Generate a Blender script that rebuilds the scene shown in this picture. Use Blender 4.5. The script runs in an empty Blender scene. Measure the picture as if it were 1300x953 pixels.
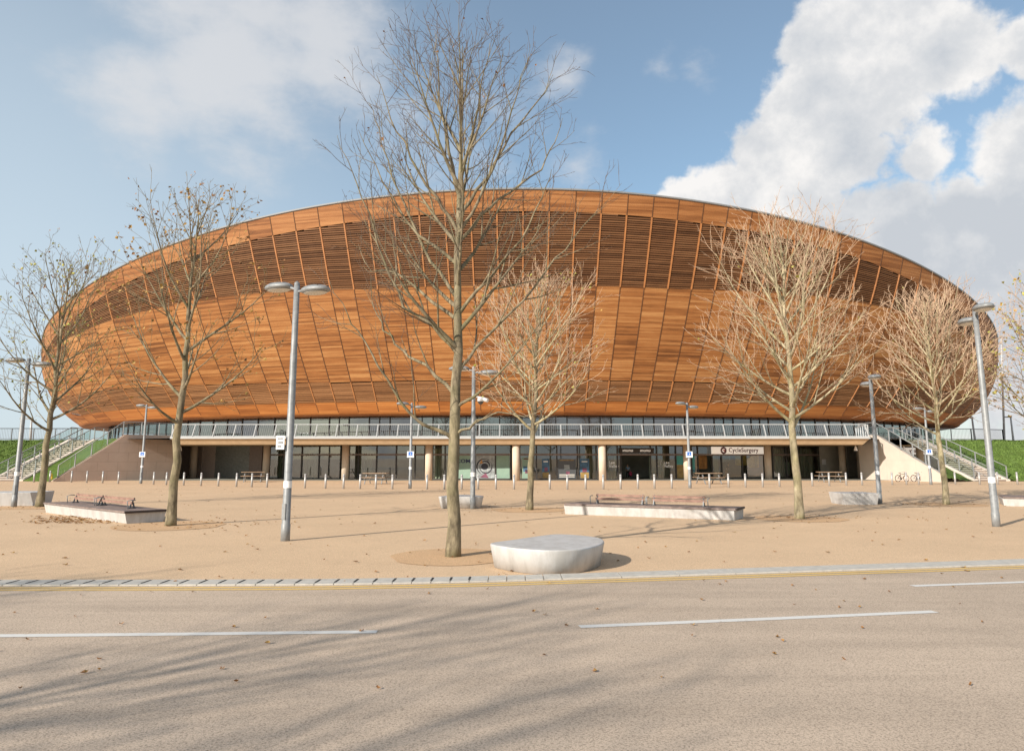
import bpy, bmesh, math, random
from math import sin, cos, pi, radians, sqrt, atan2
from mathutils import Vector, Matrix
R = random.Random(11)
scene = bpy.context.scene
COL = scene.collection
# ------------------------------------------------------------------ survey of the place
F, TH, EYE = 946.0, radians(9.07), 1.75
def ray(px, py):
    x = px - 650; u = 431 - py
    return Vector((x, F*cos(TH) - u*sin(TH), u*cos(TH) + F*sin(TH))) / F
def G(px, py, z=0.0):                      # survey point on level z
    r = ray(px, py); t = (z - EYE) / r.z
    return Vector((r.x*t, r.y*t, z))
def P(px, py, Y):                          # survey point at depth Y
    r = ray(px, py); t = Y / r.y
    return Vector((r.x*t, Y, EYE + r.z*t))
# ------------------------------------------------------------------ object helpers
def link(o, parent=None):
    COL.objects.link(o)
    if parent: o.parent = parent
    return o
def tag(o, label=None, cat=None, group=None, kind=None):
    if label: o['label'] = label
    if cat: o['category'] = cat
    if group: o['group'] = group
    if kind: o['kind'] = kind
    return o
def thing(name, label, cat, loc=(0, 0, 0), rz=0.0, group=None):
    o = bpy.data.objects.new(name, None); o.location = loc; o.rotation_euler.z = rz
    o.empty_display_size = .2
    link(o); return tag(o, label, cat, group)
def copy_thing(root, loc, rz, label, group=None):
    r = root.copy(); COL.objects.link(r); r.location = loc; r.rotation_euler.z = rz; r['label'] = label
    if group: r['group'] = group
    for ch in list(root.children):
        c = ch.copy(); COL.objects.link(c); c.parent = r
        for g in list(ch.children):
            d = g.copy(); COL.objects.link(d); d.parent = c
    return r
class MB:
    def __init__(s): s.v = []; s.f = []; s.uv = {}; s.m = {}; s.smooth = set()
    def face(s, idx, uv=None, mi=0, sm=False):
        s.f.append(tuple(idx)); i = len(s.f) - 1
        if uv: s.uv[i] = uv
        if mi: s.m[i] = mi
        if sm: s.smooth.add(i)
    def poly(s, pts, mi=0):
        b = len(s.v); s.v += [tuple(p) for p in pts]; s.face(range(b, b + len(pts)), mi=mi)
    def hexa(s, p, mi=0):                     # 8 points: bottom 4 ccw, top 4 ccw
        b = len(s.v); s.v += [tuple(q) for q in p]
        for f in ((3, 2, 1, 0), (4, 5, 6, 7), (0, 1, 5, 4), (1, 2, 6, 5), (2, 3, 7, 6), (3, 0, 4, 7)):
            s.face([b + i for i in f], mi=mi)
    def box(s, c, d, rz=0, mi=0):
        x, y, z = [q / 2 for q in d]; pts = []
        for zz in (-z, z):
            for a, bb in ((-x, -y), (x, -y), (x, y), (-x, y)):
                pts.append((c[0] + a*cos(rz) - bb*sin(rz), c[1] + a*sin(rz) + bb*cos(rz), c[2] + zz))
        s.hexa(pts, mi)
    def bar(s, a, b, w, h, mi=0):             # rectangular bar between two points
        a, b = Vector(a), Vector(b); d = (b - a).normalized()
        up = Vector((0, 0, 1)) if abs(d.z) < .95 else Vector((0, 1, 0))
        x = d.cross(up).normalized()*w/2; y = x.normalized().cross(d)*h/2
        s.hexa([a - x - y, a + x - y, a + x + y, a - x + y, b - x - y, b + x - y, b + x + y, b - x + y], mi)
    def tube(s, pts, rad, n=8, cap=True, mi=0, sm=True):
        pts = [Vector(p) for p in pts]
        if not hasattr(rad, '__len__'): rad = [rad]*len(pts)
        b = len(s.v); ref = None
        for i, p in enumerate(pts):
            d = (pts[min(i + 1, len(pts) - 1)] - pts[max(i - 1, 0)])
            d = d.normalized() if d.length > 1e-9 else Vector((0, 0, 1))
            if ref is None:
                ref = d.orthogonal().normalized()
            ref = (ref - d*ref.dot(d)); ref = ref.normalized() if ref.length > 1e-6 else d.orthogonal().normalized()
            y = d.cross(ref)
            for k in range(n):
                a = 2*pi*k/n; s.v.append(tuple(p + (ref*cos(a) + y*sin(a))*rad[i]))
        for i in range(len(pts) - 1):
            for k in range(n):
                k2 = (k + 1) % n
                s.face((b + i*n + k, b + i*n + k2, b + (i + 1)*n + k2, b + (i + 1)*n + k), mi=mi, sm=sm)
        if cap:
            s.face([b + k for k in range(n)][::-1], mi=mi); e = b + (len(pts) - 1)*n
            s.face([e + k for k in range(n)], mi=mi)
    def lathe(s, prof, n=24, c=(0, 0, 0), sx=1, sy=1, mi=0, cap=True):
        b = len(s.v)
        for r, z in prof:
            for k in range(n):
                a = 2*pi*k/n; s.v.append((c[0] + r*cos(a)*sx, c[1] + r*sin(a)*sy, c[2] + z))
        for i in range(len(prof) - 1):
            for k in range(n):
                k2 = (k + 1) % n
                s.face((b + i*n + k, b + i*n + k2, b + (i + 1)*n + k2, b + (i + 1)*n + k), mi=mi, sm=True)
        if cap:
            s.face([b + k for k in range(n)][::-1], mi=mi); e = b + (len(prof) - 1)*n
            s.face([e + k for k in range(n)], mi=mi)
    def grid(s, fn, nu, nv, uvfn=None, sm=True, flip=False):
        b = len(s.v)
        for j in range(nv + 1):
            for i in range(nu + 1): s.v.append(tuple(fn(i/nu, j/nv)))
        for j in range(nv):
            for i in range(nu):
                q = [(i, j), (i + 1, j), (i + 1, j + 1), (i, j + 1)]
                if flip: q = q[::-1]
                s.face([b + jj*(nu + 1) + ii for ii, jj in q], uv=[uvfn(ii/nu, jj/nv) for ii, jj in q] if uvfn else None, sm=sm)
    def build(s, name, mats, parent=None):
        me = bpy.data.meshes.new(name); me.from_pydata(s.v, [], s.f)
        if not isinstance(mats, (list, tuple)): mats = [mats]
        for m in mats: me.materials.append(m)
        for i, p in enumerate(me.polygons):
            if i in s.m: p.material_index = s.m[i]
            if i in s.smooth: p.use_smooth = True
        if s.uv:
            l = me.uv_layers.new(name='UVMap').data
            for i, p in enumerate(me.polygons):
                if i in s.uv:
                    for li, q in zip(p.loop_indices, s.uv[i]): l[li].uv = q
        me.update()
        return link(bpy.data.objects.new(name, me), parent)
def struct(o): o['kind'] = 'structure'; return o
# ------------------------------------------------------------------ materials
class NT:
    def __init__(s, name):
        s.m = bpy.data.materials.new(name); s.m.use_nodes = True; s.t = s.m.node_tree; s.t.nodes.clear()
        s.out = s.n('ShaderNodeOutputMaterial')
    def n(s, typ, **kw):
        x = s.t.nodes.new(typ)
        for k, v in kw.items(): setattr(x, k, v)
        return x
    def L(s, a, b): s.t.links.new(a, b)
    def val(s, inp, v):
        if hasattr(v, 'is_output') or hasattr(v, 'links'): s.L(v, inp)
        else: inp.default_value = v
    def math(s, op, a, b=0.0, c=None):
        x = s.n('ShaderNodeMath', operation=op); s.val(x.inputs[0], a); s.val(x.inputs[1], b)
        if c is not None: s.val(x.inputs[2], c)
        return x.outputs[0]
    def mix(s, f, a, b, typ='MIX'):
        x = s.n('ShaderNodeMix', data_type='RGBA', blend_type=typ); s.val(x.inputs[0], f)
        s.val(x.inputs[6], a if not isinstance(a, tuple) else (*a[:3], 1)); s.val(x.inputs[7], b if not isinstance(b, tuple) else (*b[:3], 1))
        return x.outputs[2]
    def ramp(s, f, stops):
        x = s.n('ShaderNodeValToRGB'); e = x.color_ramp.elements
        while len(e) < len(stops): e.new(.5)
        for q, (p, c) in zip(e, stops):
            q.position = p; q.color = (*c, 1) if isinstance(c, tuple) else (c, c, c, 1)
        s.val(x.inputs[0], f); return x.outputs[0]
    def noise(s, scale, detail=3, rough=.55, vec=None, dist=0.0):
        x = s.n('ShaderNodeTexNoise'); x.inputs['Scale'].default_value = scale; x.inputs['Detail'].default_value = detail
        x.inputs['Roughness'].default_value = rough; x.inputs['Distortion'].default_value = dist
        s.L(vec if vec is not None else s.obj(), x.inputs['Vector']); return x.outputs['Fac']
    def obj(s):
        if not hasattr(s, '_o'): s._o = s.n('ShaderNodeTexCoord').outputs['Object']
        return s._o
    def pos(s):
        if not hasattr(s, '_p'): s._p = s.n('ShaderNodeNewGeometry').outputs['Position']
        return s._p
    def scaled(s, vec, sc):
        x = s.n('ShaderNodeMapping'); s.L(vec, x.inputs[0]); x.inputs['Scale'].default_value = sc; return x.outputs[0]
    def bsdf(s, col, rough=.7, metal=0.0, spec=.5, bump=None, bs=.3, bd=.02):
        x = s.n('ShaderNodeBsdfPrincipled'); s.val(x.inputs['Base Color'], col if not isinstance(col, tuple) else (*col, 1))
        s.val(x.inputs['Roughness'], rough); x.inputs['Metallic'].default_value = metal; x.inputs['Specular IOR Level'].default_value = spec
        if bump is not None:
            b = s.n('ShaderNodeBump'); b.inputs['Strength'].default_value = bs; b.inputs['Distance'].default_value = bd
            s.L(bump, b.inputs['Height']); s.L(b.outputs[0], x.inputs['Normal'])
        s.L(x.outputs[0], s.out.inputs[0]); return s.m
def simple(name, col, rough=.6, metal=0.0, var=.12, scale=6, spec=.5, bump=0.0):
    t = NT(name); n = t.noise(scale, 5, .6)
    a = tuple(max(0, c*(1 - var)) for c in col); b = tuple(min(1, c*(1 + var)) for c in col)
    return t.bsdf(t.mix(t.ramp(n, [(.3, 0.0), (.7, 1.0)]), a, b), rough, metal, spec, n if bump else None, bump, .01)
M = {}
def ground_mat(name, c, coarse, speck, stain=.1, lanes=0.0):
    t = NT(name); p = t.pos()
    n1 = t.noise(.35, 5, .6, p); n2 = t.noise(2.2, 5, .65, p); n3 = t.noise(55, 2, .7, p); n4 = t.noise(130, 1, .6, p)
    a = t.mix(t.ramp(n1, [(.3, 0.0), (.7, 1.0)]), tuple(q*(1 - coarse) for q in c), tuple(q*(1 + coarse) for q in c))
    a = t.mix(t.math('MULTIPLY', t.ramp(n2, [(.52, 0.0), (.75, 1.0)]), stain), a, tuple(q*.55 for q in c))
    if lanes:
        ln = t.noise(1.0, 4, .6, t.scaled(p, (.10, 1.7, 1))); ln2 = t.noise(1.0, 5, .65, t.scaled(p, (.5, 1.1, 1)))
        a = t.mix(t.math('MULTIPLY', t.ramp(ln, [(.42, 0.0), (.66, 1.0)]), lanes), a, tuple(q*.60 for q in c)); a = t.mix(t.math('MULTIPLY', t.ramp(ln2, [(.5, 0.0), (.7, 1.0)]), lanes*.8), a, tuple(min(1, q*1.22) for q in c))
    sp = t.ramp(n3, [(.33, 1 - speck), (.5, 1.0), (.68, 1 + speck*.0)])
    a = t.mix(1.0, a, sp, 'MULTIPLY')
    sp2 = t.ramp(n4, [(.38, 1 - speck*.7), (.5, 1.0)])
    a = t.mix(1.0, a, sp2, 'MULTIPLY')
    return t.bsdf(a, .9, 0, .25, n3, .25, .01)
M['plaza'] = ground_mat('sandy_bound_gravel', (.71, .50, .315), .06, .38, .14)
M['road'] = ground_mat('pinkish_road_aggregate', (.58, .455, .345), .08, .42, .18, .36)
M['pit'] = ground_mat('loose_orange_gravel', (.69, .445, .25), .08, .5, .18)
M['land'] = simple('far_land', (.09, .11, .04), .95, var=.3, scale=.05)
M['concrete'] = (lambda t: t.bsdf(t.mix(t.ramp(t.noise(3, 6, .65), [(.35, 0.0), (.7, 1.0)]), (.60, .575, .54), (.70, .68, .65)), .7, 0, .3, t.noise(40, 3), .12, .01))(NT('pale_cast_concrete'))
def block_concrete():
    t = NT('white_precast_concrete'); v = t.scaled(t.pos(), (3.0, 3.0, .8))
    n = t.noise(1.6, 6, .7, v); n2 = t.noise(30, 3, .6, t.pos()); n3 = t.noise(7, 4, .7, t.scaled(t.pos(), (1, 1, .35)))
    a = t.mix(t.ramp(n, [(.42, 0.0), (.62, 1.0)]), (.525, .512, .498), (.43, .415, .395))
    a = t.mix(t.math('MULTIPLY', t.ramp(n3, [(.56, 0.0), (.7, 1.0)]), .22), a, (.46, .42, .38))
    a = t.mix(t.math('MULTIPLY', t.ramp(n2, [(.55, 0.0), (.75, 1.0)]), .2), a, (.5, .47, .44))
    return t.bsdf(a, .55, 0, .35, n2, .15, .005)
M['block'] = block_concrete()
M['kerb'] = simple('grey_kerb_unit', (.47, .44, .39), .85, var=.14, scale=9, bump=.2)
M['slot'] = simple('drain_slot_dark', (.03, .028, .025), .9)
def paint(name, c, wear):
    t = NT(name); n = t.noise(14, 5, .75, t.pos())
    return t.bsdf(t.mix(t.ramp(n, [(wear - .05, 1.0), (wear + .12, 0.0)]), c, (.42, .31, .22)), .75, 0, .3)
M['white_line'] = paint('worn_white_road_paint', (.66, .64, .60), .30)
M['yellow_line'] = paint('worn_yellow_road_paint', (.72, .48, .15), .34)
def wood(name, c1, c2, c3, row=.12, rowdark=.5, rough=.62):
    t = NT(name); uv = t.n('ShaderNodeTexCoord').outputs['UV']
    sx = t.n('ShaderNodeSeparateXYZ'); t.L(uv, sx.inputs[0]); u, v = sx.outputs[0], sx.outputs[1]
    bay = t.math('FLOOR', u); rowi = t.math('FLOOR', t.math('DIVIDE', v, row)); pan = t.math('FLOOR', t.math('DIVIDE', v, 1.5))
    def wn(a, b, c=0.0):
        cb = t.n('ShaderNodeCombineXYZ'); t.val(cb.inputs[0], a); t.val(cb.inputs[1], b); t.val(cb.inputs[2], c)
        w = t.n('ShaderNodeTexWhiteNoise', noise_dimensions='3D'); t.L(cb.outputs[0], w.inputs[0]); return w.outputs['Value']
    r1 = wn(bay, rowi, 1.0); r2 = wn(bay, pan, 5.0); r3 = wn(bay, 3.0, 9.0)
    cl = t.noise(1.0, 4, .6, t.scaled(uv, (.7, 2.6, 1)))          # boards cut from the same lot
    st = t.noise(1.0, 3, .7, t.scaled(uv, (2.4, 16, 1)))           # grain along the board
    k = t.math('ADD', t.math('MULTIPLY', r1, .35), t.math('ADD', t.math('MULTIPLY', cl, .62), t.math('ADD', t.math('MULTIPLY', r2, .22), t.math('MULTIPLY', st, .22))))
    k = t.math('ADD', k, t.math('MULTIPLY', r3, .10))
    a = t.ramp(t.math('MULTIPLY', k, .68), [(.31, c1), (.50, c2), (.71, c3)])
    fr = t.math('FRACT', t.math('DIVIDE', v, row))
    gap = t.math('MULTIPLY', t.math('GREATER_THAN', fr, .87), rowdark)
    a = t.mix(gap, a, (.05, .022, .008))
    return t.bsdf(a, rough, 0, .3, fr, .15, .01)
M['cedar'] = wood('cedar_boards', (.13, .047, .014), (.31, .122, .036), (.46, .225, .082))
M['cedar_rim'] = wood('cedar_rim_boards', (.17, .06, .017), (.31, .125, .04), (.43, .20, .075))
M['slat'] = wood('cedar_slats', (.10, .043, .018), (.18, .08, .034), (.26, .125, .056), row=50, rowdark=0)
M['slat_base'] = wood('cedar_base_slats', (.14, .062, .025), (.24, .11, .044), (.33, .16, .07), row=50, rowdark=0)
M['lip'] = wood('cedar_lip_boards', (.23, .075, .017), (.37, .13, .031), (.48, .19, .05), row=.22, rowdark=.25)
M['rib'] = simple('orange_cedar_batten', (.38, .155, .05), .6, var=.2, scale=3)
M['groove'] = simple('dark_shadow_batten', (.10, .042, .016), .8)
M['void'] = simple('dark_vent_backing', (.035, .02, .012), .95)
M['alu'] = simple('silver_roof_edge', (.21, .215, .22), .6, .05, var=.05)
M['membrane'] = simple('pale_roof_membrane', (.6, .6, .6), .6)
M['galv'] = (lambda t: t.bsdf(t.mix(t.ramp(t.noise(9, 5, .7), [(.35, 0.0), (.7, 1.0)]), (.20, .205, .205), (.30, .305, .305)), .5, .12, .5))(NT('galvanised_steel'))
M['steel'] = simple('brushed_steel', (.43, .41, .39), .4, .25, var=.08)
M['whitesteel'] = simple('pale_grey_painted_steel', (.44, .445, .44), .4, 0, var=.05)
M['darkmetal'] = simple('dark_grey_metal', (.09, .095, .10), .45, .2)
M['mullion'] = simple('dark_bronze_mullion', (.045, .038, .034), .5, .2)
M['transom'] = simple('brown_grey_transom', (.20, .155, .135), .55, .1)
M['lens'] = simple('frosted_lamp_lens', (.62, .60, .55), .3)
M['white'] = simple('white_plate', (.80, .80, .79), .5, var=.04)
M['cream'] = simple('cream_sign_face', (.78, .72, .64), .5, var=.04)
def sign_glow():
    t = NT('cream_sign_added_glow'); x = t.bsdf((.78, .72, .64), .5); p = [n for n in t.t.nodes if n.type == 'BSDF_PRINCIPLED'][0]
    p.inputs['Emission Color'].default_value = (1, .90, .78, 1); p.inputs['Emission Strength'].default_value = .32; return x  # faint emission added to brighten sign faces shaded by the terrace
M['sign_glow'] = sign_glow()
M['ink'] = simple('dark_sign_ink', (.03, .03, .04), .6)
M['navy'] = simple('navy_lettering', (.025, .03, .09), .6)
M['maroon'] = simple('maroon_lettering', (.12, .015, .02), .6)
M['red'] = simple('red_badge', (.55, .05, .04), .6)
M['blue'] = simple('blue_sign_panel', (.04, .16, .52), .5)
M['fasciac'] = simple('sand_coloured_soffit', (.50, .36, .22), .85, var=.1, scale=2)
M['column'] = simple('pale_sand_concrete_column', (.60, .49, .38), .8, var=.08, scale=2)
def tilewall(name, c, joint, w, h, dk):
    t = NT(name); uv = t.n('ShaderNodeTexCoord').outputs['UV']
    b = t.n('ShaderNodeTexBrick'); t.L(uv, b.inputs['Vector']); b.offset = .5
    b.inputs['Color1'].default_value = (*c, 1); b.inputs['Color2'].default_value = (*[q*.93 for q in c], 1); b.inputs['Mortar'].default_value = (*joint, 1)
    b.inputs['Scale'].default_value = 1; b.inputs['Mortar Size'].default_value = .012; b.inputs['Brick Width'].default_value = w; b.inputs['Row Height'].default_value = h
    n = t.noise(.9, 6, .65); a = t.mix(t.ramp(n, [(.4, 0.0), (.75, dk)]), b.outputs['Color'], tuple(q*.6 for q in c))
    return t.bsdf(a, .8, 0, .3, t.noise(25, 3), .1, .01)
M['brownwall'] = tilewall('brown_stone_cladding', (.52, .39, .31), (.36, .265, .21), 1.5, .75, .35)
M['palewall'] = tilewall('pale_concrete_wall', (.62, .525, .445), (.50, .42, .35), 3.2, 1.6, .3)
M['step'] = simple('pale_stair_stone', (.60, .52, .44), .8, var=.08, scale=4)
M['riser'] = simple('darker_stair_nosing', (.24, .185, .15), .8)
M['paving'] = simple('pale_terrace_paving', (.5, .44, .37), .85, var=.06)
def grass():
    t = NT('mown_bank_grass'); p = t.pos(); n = t.noise(.5, 5, .65, p); n2 = t.noise(5, 4, .7, p)
    a = t.mix(t.ramp(n, [(.35, 0.0), (.65, 1.0)]), (.062, .115, .018), (.105, .165, .03))
    a = t.mix(t.ramp(n2, [(.4, 0.0), (.72, .75)]), a, (.13, .16, .035))
    return t.bsdf(a, .9, 0, .2, n2, .8, .12)
M['grass'] = grass()
M['blade'] = simple('grass_blades', (.11, .175, .032), .8, var=.4, scale=2)
M['soil'] = simple('brown_ground_cover', (.15, .10, .035), .9, var=.5, scale=4, bump=.5)
def glassm(name, tint, refl, base=None):
    t = NT(name); tr = t.n('ShaderNodeBsdfTransparent'); tr.inputs[0].default_value = (*tint, 1)
    gl = t.n('ShaderNodeBsdfGlossy'); gl.inputs['Roughness'].default_value = .02; gl.inputs[0].default_value = (.9, .95, 1, 1)
    fr = t.n('ShaderNodeFresnel'); fr.inputs[0].default_value = 1.5
    f = t.math('ADD', fr.outputs[0], refl); mx = t.n('ShaderNodeMixShader'); t.L(f, mx.inputs[0]); t.L(tr.outputs[0], mx.inputs[1]); t.L(gl.outputs[0], mx.inputs[2])
    t.L(mx.outputs[0], t.out.inputs[0]); return t.m
M['glass_up'] = glassm('reflective_upper_glass', (.30, .36, .38), .19)
M['glass_low'] = glassm('dark_shop_glass', (.74, .79, .72), .12)
M['glass_rail'] = glassm('clear_rail_glass', (.80, .88, .85), .05)
M['darkdoor'] = simple('dark_grey_door_panel', (.20, .205, .19), .5, var=.2)
M['palepanel'] = simple('pale_grey_green_panel', (.50, .48, .42), .4, var=.12, scale=1.5)
M['brownpanel'] = simple('brown_grey_cladding_panel', (.52, .43, .375), .6, var=.1)
M['darkroom'] = simple('dark_interior_wall', (.24, .25, .22), .9, var=.3, scale=.6)
M['curtain'] = (lambda t: t.bsdf(t.mix(t.ramp(t.noise(1, 3, .6, t.scaled(t.obj(), (3.2, 3.2, .05))), [(.35, 0.0), (.65, 1.0)]), (.10, .12, .10), (.46, .50, .38)), .9))(NT('grey_green_curtain'))
M['louvredoor'] = (lambda t: t.bsdf(t.mix(t.math('GREATER_THAN', t.math('FRACT', t.math('MULTIPLY', t.n('ShaderNodeSeparateXYZ').outputs[2] if False else t.noise(.01), 1)), .5), (.13, .105, .095), (.15, .125, .11)), .7))(NT('brown_grey_panel'))
M['teal'] = simple('pale_green_window_film', (.25, .36, .28), .7, var=.12, scale=1.5)
M['postblue'] = simple('blue_poster_print', (.06, .13, .21), .6, var=.6, scale=3)
M['postpink'] = simple('plum_poster_print', (.22, .07, .11), .6, var=.6, scale=3)
M['postaqua'] = simple('turquoise_poster_print', (.08, .36, .34), .6, var=.15, scale=2)
M['postsand'] = simple('ochre_poster_print', (.34, .22, .07), .6, var=.4, scale=3)
M['yellowgoods'] = simple('mustard_display_cloth', (.55, .38, .07), .8, var=.35, scale=4)
M['orange_goods'] = simple('orange_brown_display_panel', (.50, .24, .08), .8, var=.3, scale=4)
M['silverprint'] = simple('silver_grey_print', (.30, .32, .32), .6, var=.5, scale=3)
M['timber'] = simple('weathered_brown_timber', (.27, .155, .115), .7, var=.3, scale=5)
M['timber_deck'] = simple('grey_brown_timber_deck', (.20, .15, .13), .75, var=.3, scale=5)
M['timber_dark'] = simple('dark_brown_timber_end', (.05, .035, .032), .7)
M['table_wood'] = simple('tan_table_timber', (.30, .20, .125), .7, var=.2)
M['rubber'] = simple('black_rubber', (.02, .02, .02), .8)
M['skin'] = simple('skin', (.55, .33, .24), .6, var=.05)
M['hair'] = simple('dark_hair', (.03, .02, .015), .7)
M['lightblue'] = simple('light_blue_fabric', (.30, .52, .72), .85)
M['blackcloth'] = simple('black_fabric', (.015, .015, .018), .9)
M['pinkbag'] = simple('pink_bag_fabric', (.60, .07, .16), .8)
M['yellow_tag'] = simple('yellow_marker', (.75, .55, .03), .6)
def bark(name, c1, c2, c3):
    t = NT(name); n = t.noise(7, 5, .7, t.scaled(t.obj(), (1, 1, .35))); n2 = t.noise(2.0, 3, .6)
    a = t.mix(t.ramp(n, [(.36, 0.0), (.62, 1.0)]), c1, c2); a = t.mix(t.ramp(n2, [(.45, 0.0), (.7, .7)]), a, c3)
    return t.bsdf(a, .85, 0, .2, n, .6, .02)
M['bark'] = bark('olive_plane_bark', (.095, .075, .05), (.31, .255, .165), (.165, .15, .075))
M['bark_pale'] = bark('pale_plane_bark', (.22, .18, .11), (.50, .42, .28), (.34, .31, .15))
M['twig_dark'] = simple('brown_twigs', (.13, .088, .06), .8, var=.3)
M['twig_pale'] = simple('pale_pinkish_twigs', (.52, .36, .24), .8, var=.25)
M['twig_olive'] = simple('olive_twigs', (.22, .17, .09), .8, var=.3)
M['leaf_y'] = simple('yellow_brown_leaves', (.33, .20, .05), .7, var=.5, scale=2.5)
M['leaf_b'] = simple('russet_leaves', (.25, .12, .045), .8, var=.5, scale=2.5)
M['leaf_g'] = simple('olive_yellow_leaves', (.36, .34, .07), .7, var=.4, scale=2.5)
# ------------------------------------------------------------------ world, sun, camera
SUN_AZ, SUN_EL = radians(44), radians(25)          # sun behind the camera, to its left
to_sun = Vector((-sin(SUN_AZ)*cos(SUN_EL), -cos(SUN_AZ)*cos(SUN_EL), sin(SUN_EL)))
def build_world():
    w = bpy.data.worlds.new('World'); scene.world = w; w.use_nodes = True; t = w.node_tree; t.nodes.clear()
    T = NT.__new__(NT); T.t = t; T.m = None
    out = T.n('ShaderNodeOutputWorld'); bg = T.n('ShaderNodeBackground'); T.L(bg.outputs[0], out.inputs[0]); bg.inputs[1].default_value = .085
    sky = T.n('ShaderNodeTexSky', sky_type='NISHITA'); sky.sun_disc = False; sky.sun_elevation = SUN_EL
    sky.sun_rotation = atan2(to_sun.x, to_sun.y); sky.air_density = 1.0; sky.dust_density = .6; sky.ozone_density = 1.6
    d = T.n('ShaderNodeTexCoord').outputs['Generated']
    def nz(sc, det, rough, off=(0, 0, 0), stretch=(1, 1, 1)):
        mp = T.n('ShaderNodeMapping'); T.L(d, mp.inputs[0]); mp.inputs['Location'].default_value = off; mp.inputs['Scale'].default_value = stretch
        x = T.n('ShaderNodeTexNoise'); x.inputs['Scale'].default_value = sc; x.inputs['Detail'].default_value = det; x.inputs['Roughness'].default_value = rough
        T.L(mp.outputs[0], x.inputs['Vector']); return x
    warp = nz(9, 5, .6); wc = T.n('ShaderNodeVectorMath', operation='SUBTRACT'); T.L(warp.outputs['Color'], wc.inputs[0]); wc.inputs[1].default_value = (.5, .5, .5)
    ws = T.n('ShaderNodeVectorMath', operation='SCALE'); T.L(wc.outputs[0], ws.inputs[0]); ws.inputs['Scale'].default_value = .10
    wd = T.n('ShaderNodeVectorMath', operation='ADD'); T.L(d, wd.inputs[0]); T.L(ws.outputs[0], wd.inputs[1])
    def blob(px, py, rpx, k=1.0):
        c = ray(px, py).normalized()
        x = T.n('ShaderNodeVectorMath', operation='DISTANCE'); T.L(wd.outputs[0], x.inputs[0]); x.inputs[1].default_value = c
        return T.math('MULTIPLY', T.math('SUBTRACT', 1.0, T.math('DIVIDE', x.outputs['Value'], rpx/F*.93)), k)
    def union(bl):
        a = bl[0]
        for b in bl[1:]: a = T.math('MAXIMUM', a, b)
        return a
    fb = nz(16, 8, .62, (3, 1, 2)).outputs['Fac']; soft = nz(7, 6, .6, (1, 4, 2), (1, 1, 1.8)).outputs['Fac']
    # heaped cloud bank on the right
    heapB = union([blob(1330, 60, 62), blob(1335, 180, 85), blob(1240, 262, 62), blob(1300, 290, 110), blob(1150, 305, 80), blob(1210, 360, 110), blob(1340, 430, 170), blob(1060, 310, 80)])
    heap = T.math('MAXIMUM', heapB, union([blob(1130, 20, 105), blob(1060, 50, 62), blob(1205, 55, 80), blob(1045, 130, 80), blob(1125, 110, 80), blob(985, 195, 68), blob(925, 250, 66), blob(1010, 240, 80), blob(870, 268, 40), blob(1070, 190, 62), blob(1170, 190, 40, .6)]))
    hd = T.math('ADD', heap, T.math('MULTIPLY', T.math('SUBTRACT', fb, .5), .85))
    hm = T.n('ShaderNodeMapRange', interpolation_type='SMOOTHSTEP'); T.L(hd, hm.inputs[0]); hm.inputs[1].default_value = .06; hm.inputs[2].default_value = .33
    # soft veil on the left and faint wisps
    veil = union([blob(180, 110, 120, .75), blob(300, 80, 170, .95), blob(230, 10, 130, .7), blob(410, 60, 130, .9), blob(330, 140, 90, .8), blob(620, 130, 90, .55), blob(705, 105, 50, .5), blob(735, 225, 60, .5), blob(560, 200, 110, .5), blob(845, 75, 40, .45), blob(900, 80, 40, .4)])
    vd = T.math('ADD', veil, T.math('MULTIPLY', T.math('SUBTRACT', soft, .55), 1.7))
    vm = T.n('ShaderNodeMapRange', interpolation_type='SMOOTHSTEP'); T.L(vd, vm.inputs[0]); vm.inputs[1].default_value = .0; vm.inputs[2].default_value = .85; vm.inputs[4].default_value = .80
    # elsewhere in the sky: scattered clouds behind the camera
    sep = T.n('ShaderNodeSeparateXYZ'); T.L(d, sep.inputs[0])
    back = T.n('ShaderNodeMapRange'); T.L(sep.outputs[1], back.inputs[0]); back.inputs[1].default_value = .2; back.inputs[2].default_value = -.3
    gen = nz(4.5, 8, .6, (7, 2, 5), (1, 1, 2)).outputs['Fac']
    gm = T.n('ShaderNodeMapRange', interpolation_type='SMOOTHSTEP'); T.L(gen, gm.inputs[0]); gm.inputs[1].default_value = .46; gm.inputs[2].default_value = .62
    gb = T.math('MULTIPLY', gm.outputs[0], back.outputs[0])
    # pale band near the horizon
    hz = T.n('ShaderNodeMapRange', interpolation_type='SMOOTHSTEP'); T.L(sep.outputs[2], hz.inputs[0]); hz.inputs[1].default_value = .34; hz.inputs[2].default_value = .0; hz.inputs[4].default_value = .62
    sh = nz(8, 8, .62, (2, 9, 4)).outputs['Fac']
    hc = T.ramp(T.math('ADD', sh, T.math('ADD', T.math('MULTIPLY', T.math('SUBTRACT', heap, .4), -.16), T.math('MULTIPLY', T.math('MAXIMUM', heapB, 0.0), -.16))), [(.28, (4.9, 5.2, 5.6)), (.44, (6.2, 6.3, 6.45)), (.57, (7.9, 7.75, 7.6))])
    tint = T.mix(1.0, sky.outputs[0], (1.22, 1.34, 1.28), 'MULTIPLY')
    lf = T.n('ShaderNodeVectorMath', operation='DISTANCE'); T.L(d, lf.inputs[0]); lf.inputs[1].default_value = ray(-40, 380).normalized()
    lm = T.n('ShaderNodeMapRange', interpolation_type='SMOOTHSTEP'); T.L(lf.outputs['Value'], lm.inputs[0]); lm.inputs[1].default_value = .75; lm.inputs[2].default_value = .0; lm.inputs[4].default_value = .72
    tint = T.mix(.13, tint, (6.2, 6.6, 6.9))
    a = T.mix(hz.outputs[0], tint, (5.6, 6.3, 6.9)); a = T.mix(lm.outputs[0], a, (5.4, 6.3, 7.0))
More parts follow.
